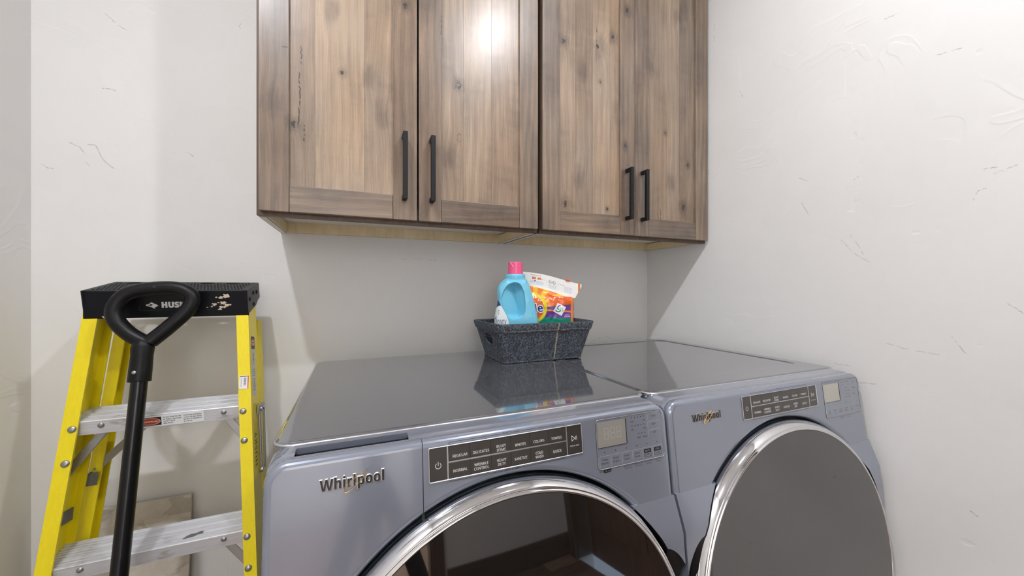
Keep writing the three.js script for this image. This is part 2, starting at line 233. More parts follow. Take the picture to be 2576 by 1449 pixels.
struct('baseboard_left', boxUV(rbox(0.016, 0.14, ZF - ZB - 0.03, 0.003, XL + 0.008, 0.07, (ZF + ZB) / 2), 0, 0, 0.3, 1, true), M.casing);
struct('baseboard_right', boxUV(rbox(0.016, 0.14, SZ0 - 0.08 - ZB - 0.02, 0.003, XR - 0.008, 0.07, (SZ0 - 0.08 + ZB) / 2), 0, 0, 0.3, 1, true), M.casing);
struct('baseboard_back', boxUV(rbox(XR - XL - 0.034, 0.14, 0.016, 0.003, (XR + XL) / 2, 0.07, ZB + 0.008), 0, 0, 0.3, 1, true), M.casing);

// recessed ceiling lights
LAMPS.forEach(([x, z, k], i) => {
  const t = thing('ceiling_light', i ? 'round recessed ceiling light mirrored brightly in a cabinet door panel' : 'round recessed ceiling light over the ladder side of the room', 'light', [x, H, z], 'recessed ceiling lights');
  obj('trim_ring', new THREE.LatheGeometry([[0.052, -0.0005], [0.078, -0.0005], [0.078, -0.004], [0.070, -0.007], [0.054, -0.006], [0.052, -0.0005]].map(([a, b]) => new THREE.Vector2(a, b)), 48), M.whitePlastic, t);
  obj('lamp_lens', new THREE.CylinderGeometry(0.051, 0.051, 0.003, 40).translate(0, -0.0022, 0), M.lamp, t);
  const l = new THREE.RectAreaLight(new THREE.Color(0.97, 0.985, 1.03), LAMP_INTENSITY * k, LAMP, LAMP); l.position.set(0, -0.009, 0); l.rotation.x = -Math.PI / 2; l.name = 'lamp_light'; t.add(l);
});
// dome lights added in the hallway to fill the shade in the room
[[-0.75, 2.15], [0.55, 2.15]].forEach(([x, z], i) => {
  const t = thing('hall_fill_light', i ? 'added opal dome fill light on the hallway ceiling, nearer the side wall' : 'added opal dome fill light on the hallway ceiling, farther from the side wall', 'light', [x, H, z], 'added hallway fill lights');
  obj('trim_ring', new THREE.LatheGeometry([[0.02, -0.0005], [0.15, -0.0005], [0.15, -0.012], [0.13, -0.016], [0.02, -0.010]].map(([a, b]) => new THREE.Vector2(a, b)), 48), M.whitePlastic, t);
  const dome = []; for (let q = 0; q <= 12; q++) { const a = q / 12 * Math.PI / 2; dome.push(new THREE.Vector2(0.125 * Math.cos(a), -0.0165 - 0.10 * Math.sin(a))); } dome.reverse(); dome[0].x = 1e-4;
  obj('fill_dome', new THREE.LatheGeometry(dome, 40), M.lamp, t);
  const l = new THREE.PointLight(new THREE.Color(1, 0.985, 0.985), HALL_FILL_CANDELA, 0, 2); l.position.set(0, -0.075, 0); l.shadow.radius = 2; l.name = 'lamp_light'; t.add(l);
});

// ---------------------------------------------------------------- wall cabinets
const DB = 1.399, DT = 2.44, DZ = -1.068, CZ = -1.088, CB = 1.39;
const W_STILE = 0.064;
// features: c crack, k knot, s smudge, r ring knot (door-local metres from the lower left corner)
const DOORS = [
  { l: -0.217, r: 0.159, st: [0.121, 0.239], f: [['c', 0.09, 0.401], ['c', 0.086, 0.335], ['c', 0.087, 0.295], ['c', 0.084, 0.245], ['c', 0.097, 0.202], ['k', 0.073, 0.223, 0.006], ['k', 0.184, 0.377, 0.004], ['s', 0.16, 0.538], ['s', 0.252, 0.381], ['s', 0.282, 0.286], ['k', 0.343, 0.595, 0.006], ['d', 0.055, 0.408], ['s', 0.033, 0.265]], tones: [0.10, -0.16, -0.04, 0.30] },
  { l: 0.164, r: 0.539, st: [0.131, 0.22], f: [['r', 0.115, 0.412, 0.007], ['c', 0.065, 0.585], ['c', 0.064, 0.559], ['o', 0.119, 0.255, 0.006], ['s', 0.087, 0.198]], tones: [0.05, -0.08, 0.02, 0.1] },
  { l: 0.555, r: 0.929, st: [0.128, 0.199, 0.27], f: [['k', 0.083, 0.633, 0.007], ['c', 0.215, 0.688], ['k', 0.219, 0.648, 0.007], ['k', 0.284, 0.699, 0.007], ['s', 0.16, 0.545], ['s', 0.225, 0.629], ['s', 0.235, 0.66], ['k', 0.23, 0.529, 0.003], ['k', 0.09, 0.091, 0.008], ['k', 0.259, 0.088, 0.004], ['s', 0.144, 0.179], ['k', 0.34, 0.802, 0.007], ['k', 0.331, 0.317, 0.006]], tones: [0.0, 0.16, -0.06, 0.02] },
  { l: 0.931, r: 1.295, st: [0.159, 0.221], f: [['s', 0.079, 0.634], ['k', 0.151, 0.398, 0.004], ['k', 0.267, 0.29, 0.005], ['s', 0.177, 0.211], ['k', 0.242, 0.125, 0.009], ['c', 0.127, 0.086], ['s', 0.207, 0.853], ['s', 0.248, 0.896]], tones: [0.12, 0.02, 0.22, 0.1] },
];
function doorTexture(d, n) {
  const W = d.r - d.l, Hh = DT - DB, w = 600, h = Math.round(w * Hh / W / 1.35), xs = [W_STILE, ...d.st, W - W_STILE];
  return tex(w, h, (u, v) => {
    const x = u * W, y = v * Hh; let a = x, l = y, tone = 0, s = n * 31, stile = false;
    if (x < W_STILE || x > W - W_STILE) { tone = 0.34; s += x < W_STILE ? 3 : 5; stile = true; }
    else if (y < 0.068 || y > Hh - 0.068) { a = y * 1.3; l = x; tone = 0.36; s += y < 0.1 ? 7 : 9; stile = true; }
    else { let k = 0; while (x > xs[k + 1]) k++; tone = d.tones[k]; s += 11 + 4 * k; }
    let smudge = 0, dark = 0, ring = 0, push = 0;
    for (const [t, kx, ky, kr = 0.005] of d.f) {
      const dx = x - kx, dy = y - ky; if (Math.abs(dx) > 0.09 || Math.abs(dy) > 0.12) continue;
      const j = (vn(x * 260, y * 260, 5) - 0.5);
      if (t === 'c') { const wv = 0.0016 * (vn(ky * 50, y * 140, 2) - 0.5) * 2 + 0.0012 * (vn(ky * 90, y * 420, 3) - 0.5); dark = Math.max(dark, smooth(0.0019, 0.0006, Math.abs(dx - wv)) * smooth(0.028, 0.014, Math.abs(dy)) * (vn(x * 90, y * 160, 12) > 0.34 ? 0.95 : 0)); }
      else if (t === 'd') dark = Math.max(dark, smooth(0.0018, 0.0006, Math.abs(dy - 0.1 * dx)) * smooth(0.008, 0.004, Math.abs(dx)));
      else if (t === 's') { const q = Math.hypot(dx / 0.03, dy / 0.05); smudge = Math.max(smudge, smooth(1.1, 0.1, q + 0.7 * (fbm(x * 60, y * 35, n + 3, 3) - 0.5)) * 0.55); push += 0.008 * Math.exp(-q * q); }
      else if (t === 'o') { const q = Math.hypot(dx, dy * 0.5) / kr; dark = Math.max(dark, 0.45 * smooth(0.14, 0.04, Math.abs(q - 1)) * (vn(dx * 200 + 4, dy * 200, 8) > 0.35 ? 1 : 0.3)); push += Math.sign(dx) * kr * Math.exp(-q * q / 5); }
      else {
        const q = Math.hypot(dx, dy * 0.8) / kr + 1.1 * j; push += Math.sign(dx) * kr * 1.2 * Math.exp(-q * q / 14);
        if (t === 'k') dark = Math.max(dark, smooth(1.1, 0.5, q) * 0.92); else ring = Math.max(ring, smooth(0.34, 0.1, Math.abs(q - 0.95)) * (vn(dx * 300 + 9, dy * 300, 4) > 0.4 ? 0.85 : 0.2));
        smudge = Math.max(smudge, smooth(4.2, 0.8, q) * 0.55);
      }
    }
    const ww = a + push + 0.012 * (fbm(l * 2.2, a * 5, s, 3) - 0.5) + 0.004 * (fbm(l * 11, a * 20, s + 2, 2) - 0.5);
    const g1 = fbm(ww * 150, l * 3, s + 20, 3), g2 = fbm(ww * 520, l * 14, s + 30, 2), bl = fbm(a * 13, l * 6, s + 40, 4), ringy = 0.5 + 0.5 * Math.sin(6.283 * (ww * 42 + 2 * fbm(a * 6, l * 1.5, s + 50, 2)));
    const pore = vn(ww * 1500, l * 60, s + 60) > 0.82 ? 1 : 0, cross = fbm(l * 55 + 3 * bl, a * 16, s + 70, 2) - 0.5;
    let t = 0.30 + tone + 0.24 * (g1 - 0.5) + 0.30 * (g2 - 0.5) + (stile ? 0.7 : 0.5) * (bl - 0.5) + 0.10 * (ringy - 0.5) * (stile ? 1.6 : 1) + 0.10 * pore + 0.22 * cross * smooth(0.5, 0.7, bl) + 0.55 * smudge;
    t = clamp(t, 0, 1.25);
    const r0 = [180, 155, 129], r1 = [86, 70, 57]; const warm = 10 * (fbm(a * 9, l * 4, s + 80, 2) - 0.5);
    const c = [0, 1, 2].map((k) => r0[k] + (r1[k] - r0[k]) * t + (k === 0 ? warm : k === 2 ? -warm : 0));
    const dk = Math.max(dark, ring); return c.map((q, k) => q + ([26, 20, 18][k] - q) * dk);
  });
}
const handleGeo = (() => { const s = poly([[0, 0], [0.033, 0], [0.033, 0.181], [0, 0.181], [0, 0.169], [0.021, 0.169], [0.021, 0.012], [0, 0.012]]); return ext(s, 0.0125, 0.0008, 1).rotateY(-Math.PI / 2).translate(0.00625, 0, 0); })();
function buildCabinet(label, x0, x1, doors, handles, wallSide) {
  const t = thing('wall_cabinet', label, 'cabinet', [(x0 + x1) / 2, CB, ZB]); const cx = (x0 + x1) / 2, w = x1 - x0, hh = DT + 0.01 - CB, dep = CZ - ZB;
  for (const s of [-1, 1]) obj('side_panel', boxUV(rbox(0.016, hh, dep - 0.019, 0.001, s * (w / 2 - 0.008), hh / 2, (dep - 0.019) / 2), 0.02, 0, 0.4, 0.9), M.sideWood, t);
  // bare maple on the inner faces below the recessed bottom, the pale lower edges of the sides and the hanging rail
  obj('hanging_rail', boxUV(rbox(w - 0.034, 0.034, 0.014, 0.001, 0, 0.0175, 0.008), 0, 0, 0.6, 0.15), M.maple, t);
  for (const s of [-1, 1]) obj('inner_strip', boxUV(rbox(0.004, 0.03, dep - 0.036, 0.0005, s * (w / 2 - 0.0183), 0.0158, (dep - 0.036) / 2 + 0.0155), 0, 0, 0.6, 0.15), M.maple, t);
  for (const s of [-1, 1]) obj('edge_band', box(0.0155, 0.0012, dep - 0.021, s * (w / 2 - 0.008), -0.0005, (dep - 0.02) / 2), M.melamine, t);
  obj('bottom_panel', box(w - 0.036, 0.014, dep - 0.036, 0, 0.0405, (dep - 0.036) / 2 + 0.0155), M.melamine, t);
  obj('top_panel', box(w - 0.034, 0.016, dep - 0.022, 0, hh - 0.009, (dep - 0.022) / 2), M.melamine, t);
  obj('face_frame', [box(0.03, hh, 0.018, -w / 2 + 0.015, hh / 2, dep - 0.009), box(0.03, hh, 0.018, w / 2 - 0.015, hh / 2, dep - 0.009), box(w - 0.06, 0.03, 0.018, 0, 0.0145, dep - 0.009), box(w - 0.06, 0.03, 0.018, 0, hh - 0.015, dep - 0.009)].map((g) => boxUV(g, 0, 0, 0.3, 0.8)), M.frameWood, t);
  for (const n of doors) {
    const d = DOORS[n], W = d.r - d.l, Hh = DT - DB, S = W_STILE, dg = grp('door', t); dg.position.set(d.l - cx, DB - CB, CZ - ZB + 0.0012);
    const mp = doorTexture(d, n), mat = phy({ map: mp, roughness: 0.5, clearcoat: 1, clearcoatRoughness: 0.305 });
    const put = (name, x, y, ww, h2, th, z, r = 0.0012) => obj(name, faceUV(rbox(ww, h2, th, r, x + ww / 2, y + h2 / 2, z + th / 2, 1), 0, 0, W, Hh), mat, dg);
    put('stile', 0, 0, S, Hh, 0.019, 0); put('stile', W - S, 0, S, Hh, 0.019, 0);
    put('rail', S + 0.0003, 0, W - 2 * S - 0.0006, S + 0.003, 0.0188, 0, 0.0022); put('rail', S + 0.0003, Hh - S - 0.003, W - 2 * S - 0.0006, S + 0.003, 0.0188, 0);
    const xs = [S - 0.004, ...d.st, W - S + 0.004];
    for (let k = 0; k + 1 < xs.length; k++) put('board', xs[k] + 0.0001, S - 0.003, xs[k + 1] - xs[k] - 0.0002, Hh - 2 * S + 0.006, 0.0095, 0.001, 0.0003);
    const hd = obj('handle', handleGeo, M.blackMetal, dg, 'matt black square bar handle'); hd.position.set(handles[n] - d.l, 1.452 - DB, 0.019);
  }
  return t;
}
const HX = [0.124, 0.199, 0.892, 0.961];
buildCabinet('knotty brown wood cabinet away from the side wall, bright lamp glare on its door', -0.225, 0.5445, [0, 1], HX);
buildCabinet('knotty brown wood wall cabinet fitted against the side wall, without lamp glare', 0.553, 1.3025, [2, 3], HX);

// ---------------------------------------------------------------- washing machine and dryer
const MT = 0.984, MW = 0.6885, TILT = Math.atan(0.12), PAINT = '#8c92a0';
const zFace = (y) => -0.549 - 0.12 * (y - 0.80);
const DOOR_C = [0.3485, 0.568, -0.4985], DOOR_TILT = Math.atan(0.12);
const font = await new FontLoader().loadAsync('fonts/droid/droid_sans_bold.typeface.json');
const panelTex = (dryer) => canvasTex(2048, 512, (c, w, h) => {
  const S = w / MW, px = (x) => x * S, py = (y) => h - (y - 0.805) * S / 0.993;       // machine-local metres
  c.fillStyle = PAINT; c.fillRect(0, 0, w, h); const ink = '#26272c';
  const txt = (s, x, y, mm, font_ = 'sans-serif', color = ink, align = 'center') => { c.fillStyle = color; c.font = `${mm * S / 1000}px ${font_}`; c.textAlign = align; c.textBaseline = 'middle'; c.fillText(s, px(x), py(y)); };
  const line = (pts, wd = 0.0005, color = ink) => { c.strokeStyle = color; c.lineWidth = wd * S; c.beginPath(); pts.forEach(([x, y], i) => i ? c.lineTo(px(x), py(y)) : c.moveTo(px(x), py(y))); c.stroke(); };
  const dot = (x, y, r = 0.0009) => { c.fillStyle = '#15161b'; c.beginPath(); c.arc(px(x), py(y), r * S, 0, 7); c.fill(); };
  const v = dryer ? 'dry' : 'wash', a = 0.245, b = 0.451;
  for (const [y, s, e] of [[0.9710, 'WHAT', -0.0025], [0.9135, 'HOW', 0.0025]]) {
    line([[a, y + e], [a + 0.002, y], [0.333, y]]); line([[0.368, y], [b - 0.002, y], [b, y + e]]); txt(`${s} to ${v}`, 0.3505, y, 4.8);
  }
  txt('Hold to Start', 0.47, 0.9, 0.1);
  // button field
  const B0 = 0.521, cw = 0.0248, ys = 0.892;
  const lab = dryer ? ['Less\nTime', 'More\nTime', 'Static\nReduct', 'Wrinkle\nShield', 'Steam\nRefr', 'Damp'] : ['Clean\nWasher', 'Drain\n& Spin', 'Steam\nClean', 'Extra\nRinse', 'WASH\n& DRY', 'LOAD\n& GO'];
  const lt = '#c9cbd2';
  lab.forEach((s, i) => {
    const x = B0 + i * cw, [s1, s2] = s.split('\n'); if (!dryer) { line([[x, 0.884], [x, 0.902], [x + 0.001, 0.903], [x + cw - 0.002, 0.903]], 0.0006, lt); line([[x + 0.001, 0.8835], [x + cw - 0.002, 0.8835]], 0.0005, '#7c7f88'); } else if (i) line([[x, 0.887], [x, 0.899]], 0.0004, '#84868e');
    dot(x + cw / 2 - 0.001, 0.9095);
    if (!dryer && i > 3) { const mx = x + cw / 2 - 0.001; c.fillStyle = '#17181c'; c.fillRect(px(mx - 0.0085), py(0.9), 0.017 * S, 0.0065 * S); txt(s1, mx, 0.8967, 4.6, 'bold sans-serif', '#c7c9d0'); txt(s2, mx, 0.89, 4.8); line([[mx - 0.0085, 0.8935], [mx - 0.0085, 0.8862], [mx + 0.0085, 0.8862], [mx + 0.0085, 0.8935]]); }
    else { txt(s1, x + cw / 2 - 0.001, 0.8965, 5.0); if (s2) txt(s2, x + cw / 2 - 0.001, 0.8905, 5.0); }
  });
  const hint = dryer ? ['', '', 'Hold 3 sec for', 'Hold 3 sec for', '', ''] : ['', '', 'Hold 3 sec. for', 'Hold 3 sec. for', 'Hold 3 sec. for', 'Hold 3 sec. for'], hint2 = dryer ? ['', '', 'Cycle Signal', 'Control Lock', '', ''] : ['', '', 'Cycle Signal', 'Control Lock', 'Sanitwash', 'PreSoak'];
  hint.forEach((s, i) => { const x = B0 + (i + 0.5) * cw; txt(s, x, 0.8775, 3.1); txt(hint2[i], x, 0.874, 3.1); });
  if (!dryer) { txt('with', 0.5225, 0.877, 3.4); c.fillStyle = '#222'; c.beginPath(); c.roundRect(px(0.5275), py(0.8795), 0.017 * S, 0.0055 * S, 0.002 * S); c.fill(); txt('affresh', 0.536, 0.8767, 4.4, 'bold sans-serif', '#9da0aa'); }
  const rows = dryer ? [['Temp', 0.9585], ['Dryness', 0.9435], ['Wrinkle', 0.928]] : [['Temp', 0.9585], ['Spin', 0.9435], ['Soil', 0.928]];
  const ends = dryer ? [['Lo', 'Hi'], ['Less', 'More'], ['Off', 'Max']] : [['Cold', 'Hot'], ['Off', 'Fast'], ['Light', 'Heavy']];
  rows.forEach(([s, y], i) => {
    if (!dryer) line([[0.6375, y - 0.0055], [0.6375, y + 0.005], [0.6385, y + 0.006], [0.665, y + 0.006]], 0.0006, lt);
    txt(s, 0.652, y + 0.001, dryer ? 4.2 : 5.0); const n = i === 2 ? 3 : dryer && i ? 3 : 5; for (let k = 0; k < n; k++) dot(0.628 - 0.0072 * (n - 1 - k), y + 0.003);
    txt(ends[i][0], 0.628 - 0.0072 * (n - 1), y - 0.004, 4.4); txt(ends[i][1], 0.629, y - 0.004, 4.2);
  });
  if (!dryer) for (let k = 0; k < 60; k++) { c.fillStyle = 'rgba(225,228,232,0.55)'; const q = k < 34; c.fillRect(px((q ? 0.112 : 0.138) + 0.022 * hash(k, 1, 4)), py((q ? 0.9685 : 0.9475) + 0.006 * hash(k, 2, 4)), 1 + 3 * hash(k, 3, 4), 1 + 2 * hash(k, 4, 4)); }
});
const padTex = (dryer) => canvasTex(1600, 290, (c, w, h) => {
  const S = w / 0.270; c.fillStyle = '#37332f'; c.fillRect(0, 0, w, h);
  for (let i = 0; i < 260; i++) { c.fillStyle = `rgba(${i % 2 ? 20 : 86},${i % 2 ? 18 : 80},${i % 2 ? 16 : 74},0.10)`; c.fillRect(w * hash(i, 1, 9), h * hash(i, 2, 9), 60 + 200 * hash(i, 3, 9), 1.5); }
  c.textAlign = 'center'; c.textBaseline = 'middle'; c.fillStyle = '#f2f2f2';
  const word = (s, x, y, mm, f = 'bold sans-serif') => { c.font = `${mm * S / 1000}px ${f}`; c.fillText(s, x * S, h - y * S); };
  const up = ['REGULAR', 'DELICATES', 'BULKY|ITEMS', 'WHITES', 'COLORS', 'TOWELS'], dn = ['NORMAL', 'WRINKLE|CONTROL', 'HEAVY|DUTY', 'SANITIZE', dryer ? 'TIMED|DRY' : 'COLD|WASH', 'QUICK'];
  [[up, 0.0325], [dn, 0.0105]].forEach(([l, y]) => l.forEach((s, i) => { const x = 0.0305 + 0.0343 * (i + 0.5), p = s.split('|'), k = 5.7; if (p[1]) { word(p[0], x, y + 0.0031, k); word(p[1], x, y - 0.0031, k); } else word(s, x, y, k); }));
  c.strokeStyle = '#f2f2f2'; c.lineWidth = 0.0008 * S; c.beginPath(); c.arc(0.0135 * S, h - 0.0225 * S, 0.0042 * S, -0.95, 4.1); c.stroke(); c.beginPath(); c.moveTo(0.0135 * S, h - 0.0285 * S); c.lineTo(0.0135 * S, h - 0.0225 * S); c.stroke();
  c.beginPath(); c.moveTo(0.2495 * S, h - 0.0315 * S); c.lineTo(0.2495 * S, h - 0.0225 * S); c.lineTo(0.2556 * S, h - 0.027 * S); c.closePath(); c.stroke();
  for (const x of [0.2572, 0.2594]) { c.beginPath(); c.moveTo(x * S, h - 0.0305 * S); c.lineTo(x * S, h - 0.0235 * S); c.stroke(); }
  word('Hold to Start', 0.2546, 0.0145, 3.3);
});
const displayTex = (dryer) => canvasTex(256, 176, (c, w, h) => {
  c.fillStyle = dryer ? '#b4b0a6' : '#8b8983'; c.fillRect(0, 0, w, h); if (dryer) return; c.strokeStyle = '#98958f'; c.lineWidth = 7;
  for (const x of [60, 118, 172]) { c.strokeRect(x, 46, 34, 38); c.strokeRect(x, 84, 34, 38); } c.fillStyle = '#98958f'; c.fillRect(104, 64, 7, 8); c.fillRect(104, 96, 7, 8);
});
function ringShape(x0, y0, x1, y1, r, w) { const s = rrect(x0, y0, x1, y1, r); s.holes.push(rrect(x0 + w, y0 + w, x1 - w, y1 - w, Math.max(0.0004, r - w * 0.6), true)); return s; }
const lathe = (pts, n = 96) => new THREE.LatheGeometry(pts.map(([a, b]) => new THREE.Vector2(a, b)), n).rotateX(Math.PI / 2);

function buildMachine(name, label, category, x0, dryer) {
  const t = thing(name, label, category, [x0, 0, 0]); const W = MW, ZR = -1.290;
  // shell
  obj('cabinet_shell', ext(rrect(0.001, 0.625, W - 0.001, -ZR, 0.02), MT - 0.045, 0.004, 2).rotateX(-Math.PI / 2).translate(0, 0.03, 0), M.paintMetal, t);
  for (const [fx, fz] of [[0.06, -0.68], [W - 0.06, -0.68], [0.06, -1.23], [W - 0.06, -1.23]]) obj('foot', new THREE.CylinderGeometry(0.022, 0.026, 0.03, 20).translate(fx, 0.0155, fz), M.blackPlastic, t);
  // top: a rim with a shallow recessed field
  const rim = rrect(0, 0.622, W, -ZR, 0.030); if (dryer) rim.holes.push(rrect(0.040, 0.70, W - 0.046, -ZR - 0.05, 0.03, true));
  obj(dryer ? 'top_rim' : 'top_plate', ext(rim, 0.024, 0.009, 8, 14).rotateX(-Math.PI / 2).translate(0, MT - 0.024, 0), M.topMetal, t);
  if (dryer) obj('top_field', ext(rrect(0.034, 0.694, W - 0.040, -ZR - 0.044, 0.03), 0.01, 0).rotateX(-Math.PI / 2).translate(0, MT - 0.0125, 0), M.topMetal, t);
  // silver strip added in place of a highlight along the front lip of the top
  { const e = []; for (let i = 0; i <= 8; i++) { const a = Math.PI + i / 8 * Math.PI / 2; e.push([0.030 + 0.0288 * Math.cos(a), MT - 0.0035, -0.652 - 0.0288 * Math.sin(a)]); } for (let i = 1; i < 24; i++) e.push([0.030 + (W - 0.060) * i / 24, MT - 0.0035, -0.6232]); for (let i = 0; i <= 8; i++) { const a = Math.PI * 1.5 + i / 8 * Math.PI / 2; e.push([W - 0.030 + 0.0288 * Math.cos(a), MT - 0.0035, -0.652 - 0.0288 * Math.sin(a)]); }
    obj('lip_highlight_strip', tube(e, 0.0021, 160, 10), M.silver, t, 'thin silver strip added as the highlight along the front lip of the top'); }
  // band between top and console
  const prof = poly([[-0.635, 0.960], [-0.635, 0.9812], [-0.622, 0.9812], [-0.600, 0.9805], [-0.591, 0.9795], [-0.586, 0.977], [-0.584, 0.972], [-0.588, 0.960], [-0.60, 0.95]]);
  let band = new THREE.ExtrudeGeometry(prof, { depth: W - 0.006, steps: 90, bevelEnabled: false }).rotateY(Math.PI / 2); band = band.scale(1, 1, -1); // x along the machine, z mirrored back
  { const p = band.attributes.position, n = band.attributes.normal; for (let i = 0; i < p.count; i++) { p.setXYZ(i, p.getX(i) + 0.003, p.getY(i), p.getZ(i)); } }
  band = plain(band); { const p = band.attributes.position, n = band.attributes.normal, uv = band.attributes.uv; for (let i = 0; i < p.count; i += 3) for (const A of [p, n, uv]) { const s = A.itemSize, q = []; for (let k = 0; k < s; k++) { const a = A.array[(i + 1) * s + k]; A.array[(i + 1) * s + k] = A.array[(i + 2) * s + k]; A.array[(i + 2) * s + k] = a; } } }
  { const p = band.attributes.position, RR = 0.030; for (let i = 0; i < p.count; i++) { const x = p.getX(i), d = Math.min(x, W - x); if (d < RR) { const q = 1 - Math.sqrt(Math.max(0, 1 - ((RR - d) / RR) ** 2)); p.setY(i, p.getY(i) - RR * 0.85 * q); } } band.computeVertexNormals(); band = toCreasedNormals(band, 0.6); }
  if (!dryer) {
    band = cut(band, box(0.153, 0.05, 0.021, 0.1115, 0.984, -0.5985));
    obj('drawer_grip', [box(0.157, 0.002, 0.023, 0.1115, 0.9595, -0.5985), box(0.157, 0.013, 0.001, 0.1115, 0.966, -0.6085), box(0.157, 0.009, 0.001, 0.1115, 0.964, -0.5885), box(0.001, 0.012, 0.02, 0.0353, 0.966, -0.5985), box(0.001, 0.012, 0.02, 0.1877, 0.966, -0.5985)], M.pocket, t, 'dark finger slot of the dispenser drawer');
  }
  obj('top_band', band, M.paintMetal, t);
  // console with a round cut-out for the door
  const RG = 0.338, yb = 0.805, cyc = (DOOR_C[1] - yb) / 0.993, half = Math.sqrt(RG * RG - cyc * cyc), a0 = Math.atan2(-cyc, half), top = (0.9795 - yb) / 0.993, r = 0.03;
  const sh = new THREE.Shape(); sh.moveTo(0.001, -0.012); sh.lineTo(DOOR_C[0] - half, -0.012); sh.lineTo(DOOR_C[0] - half, 0); sh.absarc(DOOR_C[0], cyc, RG, Math.PI - a0, a0, true); sh.lineTo(DOOR_C[0] + half, -0.012); sh.lineTo(W - 0.001, -0.012); sh.lineTo(W - 0.001, top - r);
  sh.absarc(W - 0.001 - r, top - r, r, 0, Math.PI / 2); sh.lineTo(0.001 + r, top); sh.absarc(0.001 + r, top - r, r, Math.PI / 2, Math.PI); sh.lineTo(0.001, -0.012);
  const con = faceUV(ext(sh, 0.05, 0.011, 6, 48).translate(0, 0, -0.05), 0, 0, 1, 1);
  const pt = panelTex(dryer); pt.repeat.set(1 / W, 1 / (W / 4)); pt.wrapS = pt.wrapT = THREE.ClampToEdgeWrapping;
  const pm = phy({ map: pt, metalness: 0.42, roughness: 0.22, clearcoat: 1, clearcoatRoughness: 0.06 });
  const place = (o) => { o.position.set(0, yb, zFace(yb)); o.rotation.x = -TILT; return o; };
  if (dryer) place(obj('console', con, pm, t, 'control fascia with button strip and faint display'));
  else {
    place(obj('dispenser_drawer', clipX(cut(con, box(0.153, 0.06, 0.0225, 0.1115, 0.184, -0.0285)), 0.2052, -1), M.paintMetal, t, 'plain detergent drawer front with the maker badge'));
    place(obj('console', clipX(con, 0.2062, 1), pm, t, 'control fascia with button strip and display'));
    place(obj('drawer_gap', box(0.004, top - 0.02, 0.002, 0.2057, top / 2, -0.004), M.gasket, t));
  }
  // button strip
  const pad = place(grp('button_strip', t, 'dark brown button strip in a silver frame')); const ox = 0.215, oy = (0.9175 - yb) / 0.993, pw = 0.270, ph = 0.049;
  obj('frame', ext(ringShape(ox - 0.0012, oy - 0.0012, ox + pw + 0.0012, oy + ph + 0.0012, 0.003, 0.0016), 0.0022, 0.0005, 1), M.silver, pad);
  obj('divider', [box(0.0022, ph, 0.0016, ox + 0.0282, oy + ph / 2, 0.0006), box(0.0022, ph, 0.0016, ox + 0.2392, oy + ph / 2, 0.0006), box(0.209, 0.0018, 0.0016, ox + 0.1337, oy + ph / 2 + 0.0005, 0.0006)], M.silver, pad);
  const kt = padTex(dryer); kt.repeat.set(1 / pw, 1 / ph); kt.offset.set(-ox / pw, -oy / ph); const km = phy({ map: kt, roughness: 0.3, clearcoat: 0.6, clearcoatRoughness: 0.1 });
  const key = (x, y, x1, y1) => obj('button', ext(rrect(ox + x, oy + y, ox + x1, oy + y1, 0.0006), 0.0015, 0.0002, 1, 2), km, pad);
  key(0.0008, 0.0008, 0.0268, ph - 0.0008); key(0.2406, 0.0008, pw - 0.0008, ph - 0.0008);
  for (let i = 0; i < 6; i++) for (const [y, y1] of [[0.0008, 0.0238], [0.0262, ph - 0.0008]]) key(0.0297 + 0.0347 * i, y, 0.0297 + 0.0347 * (i + 1) - 0.0003, y1);
  // display field
  const df = place(grp('display_panel', t, 'grey display window in a fine outlined field')); const Y = (y) => (y - yb) / 0.993;
  obj('frame', [ext(ringShape(0.5165, Y(0.8805), 0.6725, Y(0.968), 0.006, 0.0009), 0.0011, 0.0003, 1)], M.silver, df);  // silver ring drawn in as the highlight on the recess edge
  obj('frame_shadow_line', [ext(ringShape(0.5158, Y(0.8798), 0.6732, Y(0.9687), 0.0066, 0.0007), 0.0003, 0)], M.gasket, df);  // dark ring drawn in as the shade along the recess edge
  const dt = displayTex(dryer); dt.repeat.set(1 / 0.064, 1 / 0.044); dt.offset.set(-0.5195 / 0.064, -Y(0.9185) / 0.044);
  obj('display', ext(rrect(0.5195, Y(0.9185), 0.5835, Y(0.9625), 0.001), 0.0006, 0), phy({ map: dt, roughness: 0.2, clearcoat: 1, clearcoatRoughness: 0.05 }), df);
  obj('display_edge', [box(0.0012, 0.044, 0.0014, 0.584, Y(0.9405), 0.0005), box(0.064, 0.0006, 0.0012, 0.5515, Y(0.9182), 0.0005)], M.gasket, df);
  // badge
  const badge = place(grp('badge', t, 'raised maker name with a gold swoosh')); const bl = dryer ? 0.062 : 0.068, bw = 0.0825, by = Y(dryer ? 0.933 : 0.9345);
  const tg = (size, bev, depth) => new TextGeometry('Whirlpool', { font, size, depth, curveSegments: 6, bevelEnabled: bev > 0, bevelSize: bev, bevelThickness: 0.0003, bevelSegments: 1 });
  const tw = tg(1, 0, 0.1); tw.computeBoundingBox(); const k = bw / (tw.boundingBox.max.x - tw.boundingBox.min.x), sy = 1.12;
  obj('letter_edge', tg(k, 0.0010, 0.0005).scale(1, sy, 1).translate(bl, by, 0.0003), M.silver, badge);
  obj('lettering', tg(k, 0, 0.0006).scale(1, sy, 1).translate(bl, by, 0.0009), std({ color: col(52, 48, 46), roughness: 0.35, metalness: 0.3 }), badge);
  obj('swoosh', new THREE.TorusGeometry(0.0185, 0.0010, 8, 64, rad(318)).rotateZ(rad(40)).scale(1, 0.24, 1).rotateZ(rad(40)).translate(bl + bw * 0.545, by + 0.0055, 0.0026), M.gold, badge);
